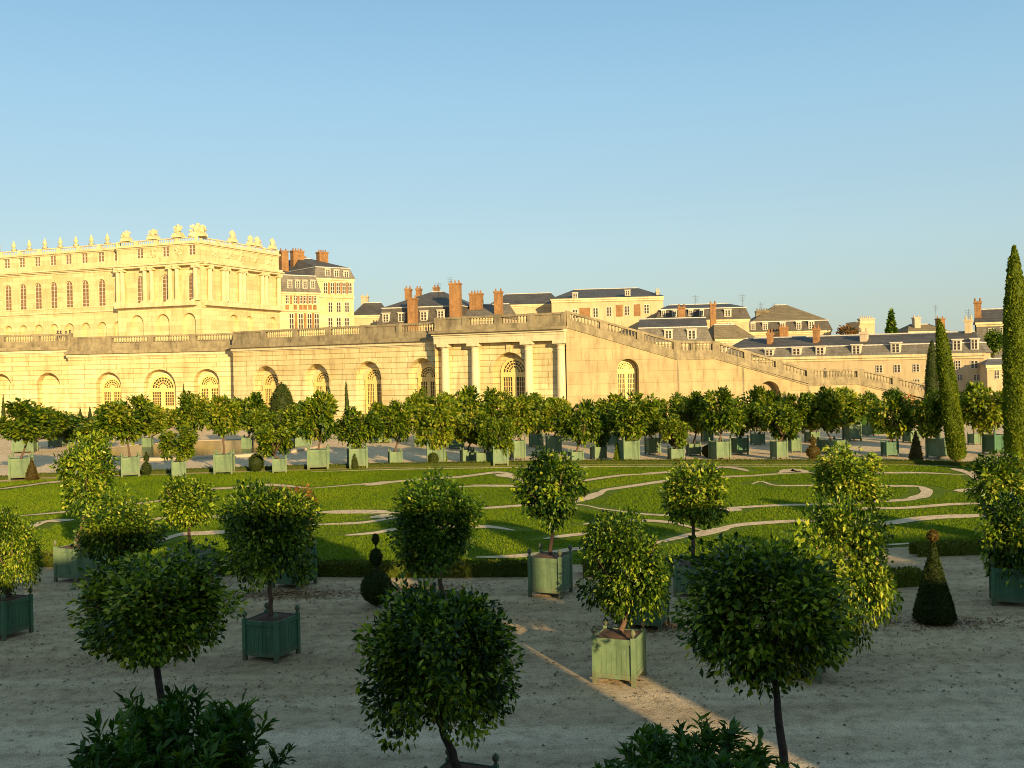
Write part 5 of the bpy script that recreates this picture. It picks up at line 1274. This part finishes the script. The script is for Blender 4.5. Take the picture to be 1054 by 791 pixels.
# ------------------------------------------------------------------ people at the terrace balustrade
def person(u, D, lab, hgt, seed, turn):
    p, q = unrot(u, 343); x, y = p/F*D, D
    root = thing('person', lab, 'person', (x, y, TZ), turn, 'visitors on the terrace')
    me = bpy.data.meshes.new('body'); s = hgt/1.75; rr = random.Random(seed); st = rr.uniform(.04, .12)
    vs = [(0, 0, .95), (0, 0, 1.15), (0, 0, 1.38), (0, 0, 1.50), (0, -.02, 1.64), (0, -.02, 1.74), (.10, 0, .90), (.11, -st, .50), (.11, st*.3, .08), (.11, -.14, .04), (-.10, 0, .90), (-.11, st, .50), (-.11, st*1.4, .08), (-.11, st - .14, .04),
          (.19, 0, 1.40), (.24, .02, 1.12), (.20, -.12, .92), (-.19, 0, 1.40), (-.25, .0, 1.12), (-.2, -.15, .95)]
    ed = [(0, 1), (1, 2), (2, 3), (3, 4), (4, 5), (0, 6), (6, 7), (7, 8), (8, 9), (0, 10), (10, 11), (11, 12), (12, 13), (2, 14), (14, 15), (15, 16), (2, 17), (17, 18), (18, 19)]
    rad = [.15, .14, .16, .06, .10, .085, .10, .065, .045, .04, .10, .065, .045, .04, .065, .05, .035, .065, .05, .035]
    me.from_pydata([tuple(c*s for c in v) for v in vs], ed, []); o = place('body', me, root)
    md = o.modifiers.new('skin', 'SKIN')
    for i, r in enumerate(rad): me.skin_vertices[0].data[i].radius = (r*s, r*s*(.75 if i in (0, 1, 2) else 1))
    me.skin_vertices[0].data[0].use_root = True
    o.modifiers.new('sub', 'SUBSURF').levels = 1; me.materials.append(M['person'])
    hr = MB(); hr.lathe([(.112*s, 1.66*s), (.118*s, 1.74*s), (.09*s, 1.82*s), (.02*s, 1.85*s)], n=10); hr.build('hair', M['bark_d'], root, smooth=True)
def ensure_skin():
    pass
for u, h_, lab, i, tn in ((59.5, 1.8, 'dark dressed visitor on the terrace, leftmost of four', 1, .4), (62.5, 1.78, 'dark dressed visitor on the terrace, second of four from the left', 2, -.3),
                          (68, 1.72, 'dark dressed visitor on the terrace, third of four from the left', 3, .2), (72, 1.84, 'dark dressed visitor on the terrace, rightmost of four', 4, -.5)):
    try: person(u, 139.5, lab, h_, i, tn)
    except Exception as ex: print('person', ex)

# ------------------------------------------------------------------ added wall behind the camera, stepped and slotted to shape shade and sun streak
YW = -6.0
def wh(D, z): return z + (D - YW) / cos(SUN_AZ) * tan(SUN_EL)      # wall height whose shade ends at depth D, height z
prof = [(-90, 2.2, wh(26.6, 1.5)), (2.2, 5.4, wh(26, 2.8)), (5.4, 9.6, wh(24.4, 3.45)), (9.6, 13.3, wh(27, 3.0)), (13.3, 14.07, wh(24, 1.6)), (14.07, 15.8, wh(12, 0)), (15.8, 16.3, wh(24, 1.6)), (16.3, 16.9, wh(36, 0.4)), (16.9, 17.18, wh(29, 0.3)), (17.18, 17.44, wh(15, 0)), (17.44, 17.75, wh(29, 0.3)),
        (17.75, 18.7, wh(40, 0)), (18.7, 20.6, wh(22.5, 0.9)), (20.6, 24.4, wh(40, 0)), (24.4, 28.0, wh(26.7, 1.0)), (28.0, 32.0, wh(30.5, 1.0)), (32.0, 110, wh(39, 0))]
gw = MB()
for a, b, h in prof: gw.box(a, b - .001, YW - .8, YW, 0, h)
cap = MB()
for a, b, h in prof: cap.box(a, b - .001, YW - .9, YW + .1, h, h + .1)
gwo = thing('shade_wall', 'unseen stepped wall added behind the viewpoint to shape the foreground shade', 'wall', (0, YW, 0))
place('masonry', gw.mesh('masonry', M['stair']), gwo, (0, -YW, 0)); place('coping', cap.mesh('coping', M['balus']), gwo, (0, -YW, 0))
print('faces', sum(len(m_.polygons) for m_ in bpy.data.meshes))
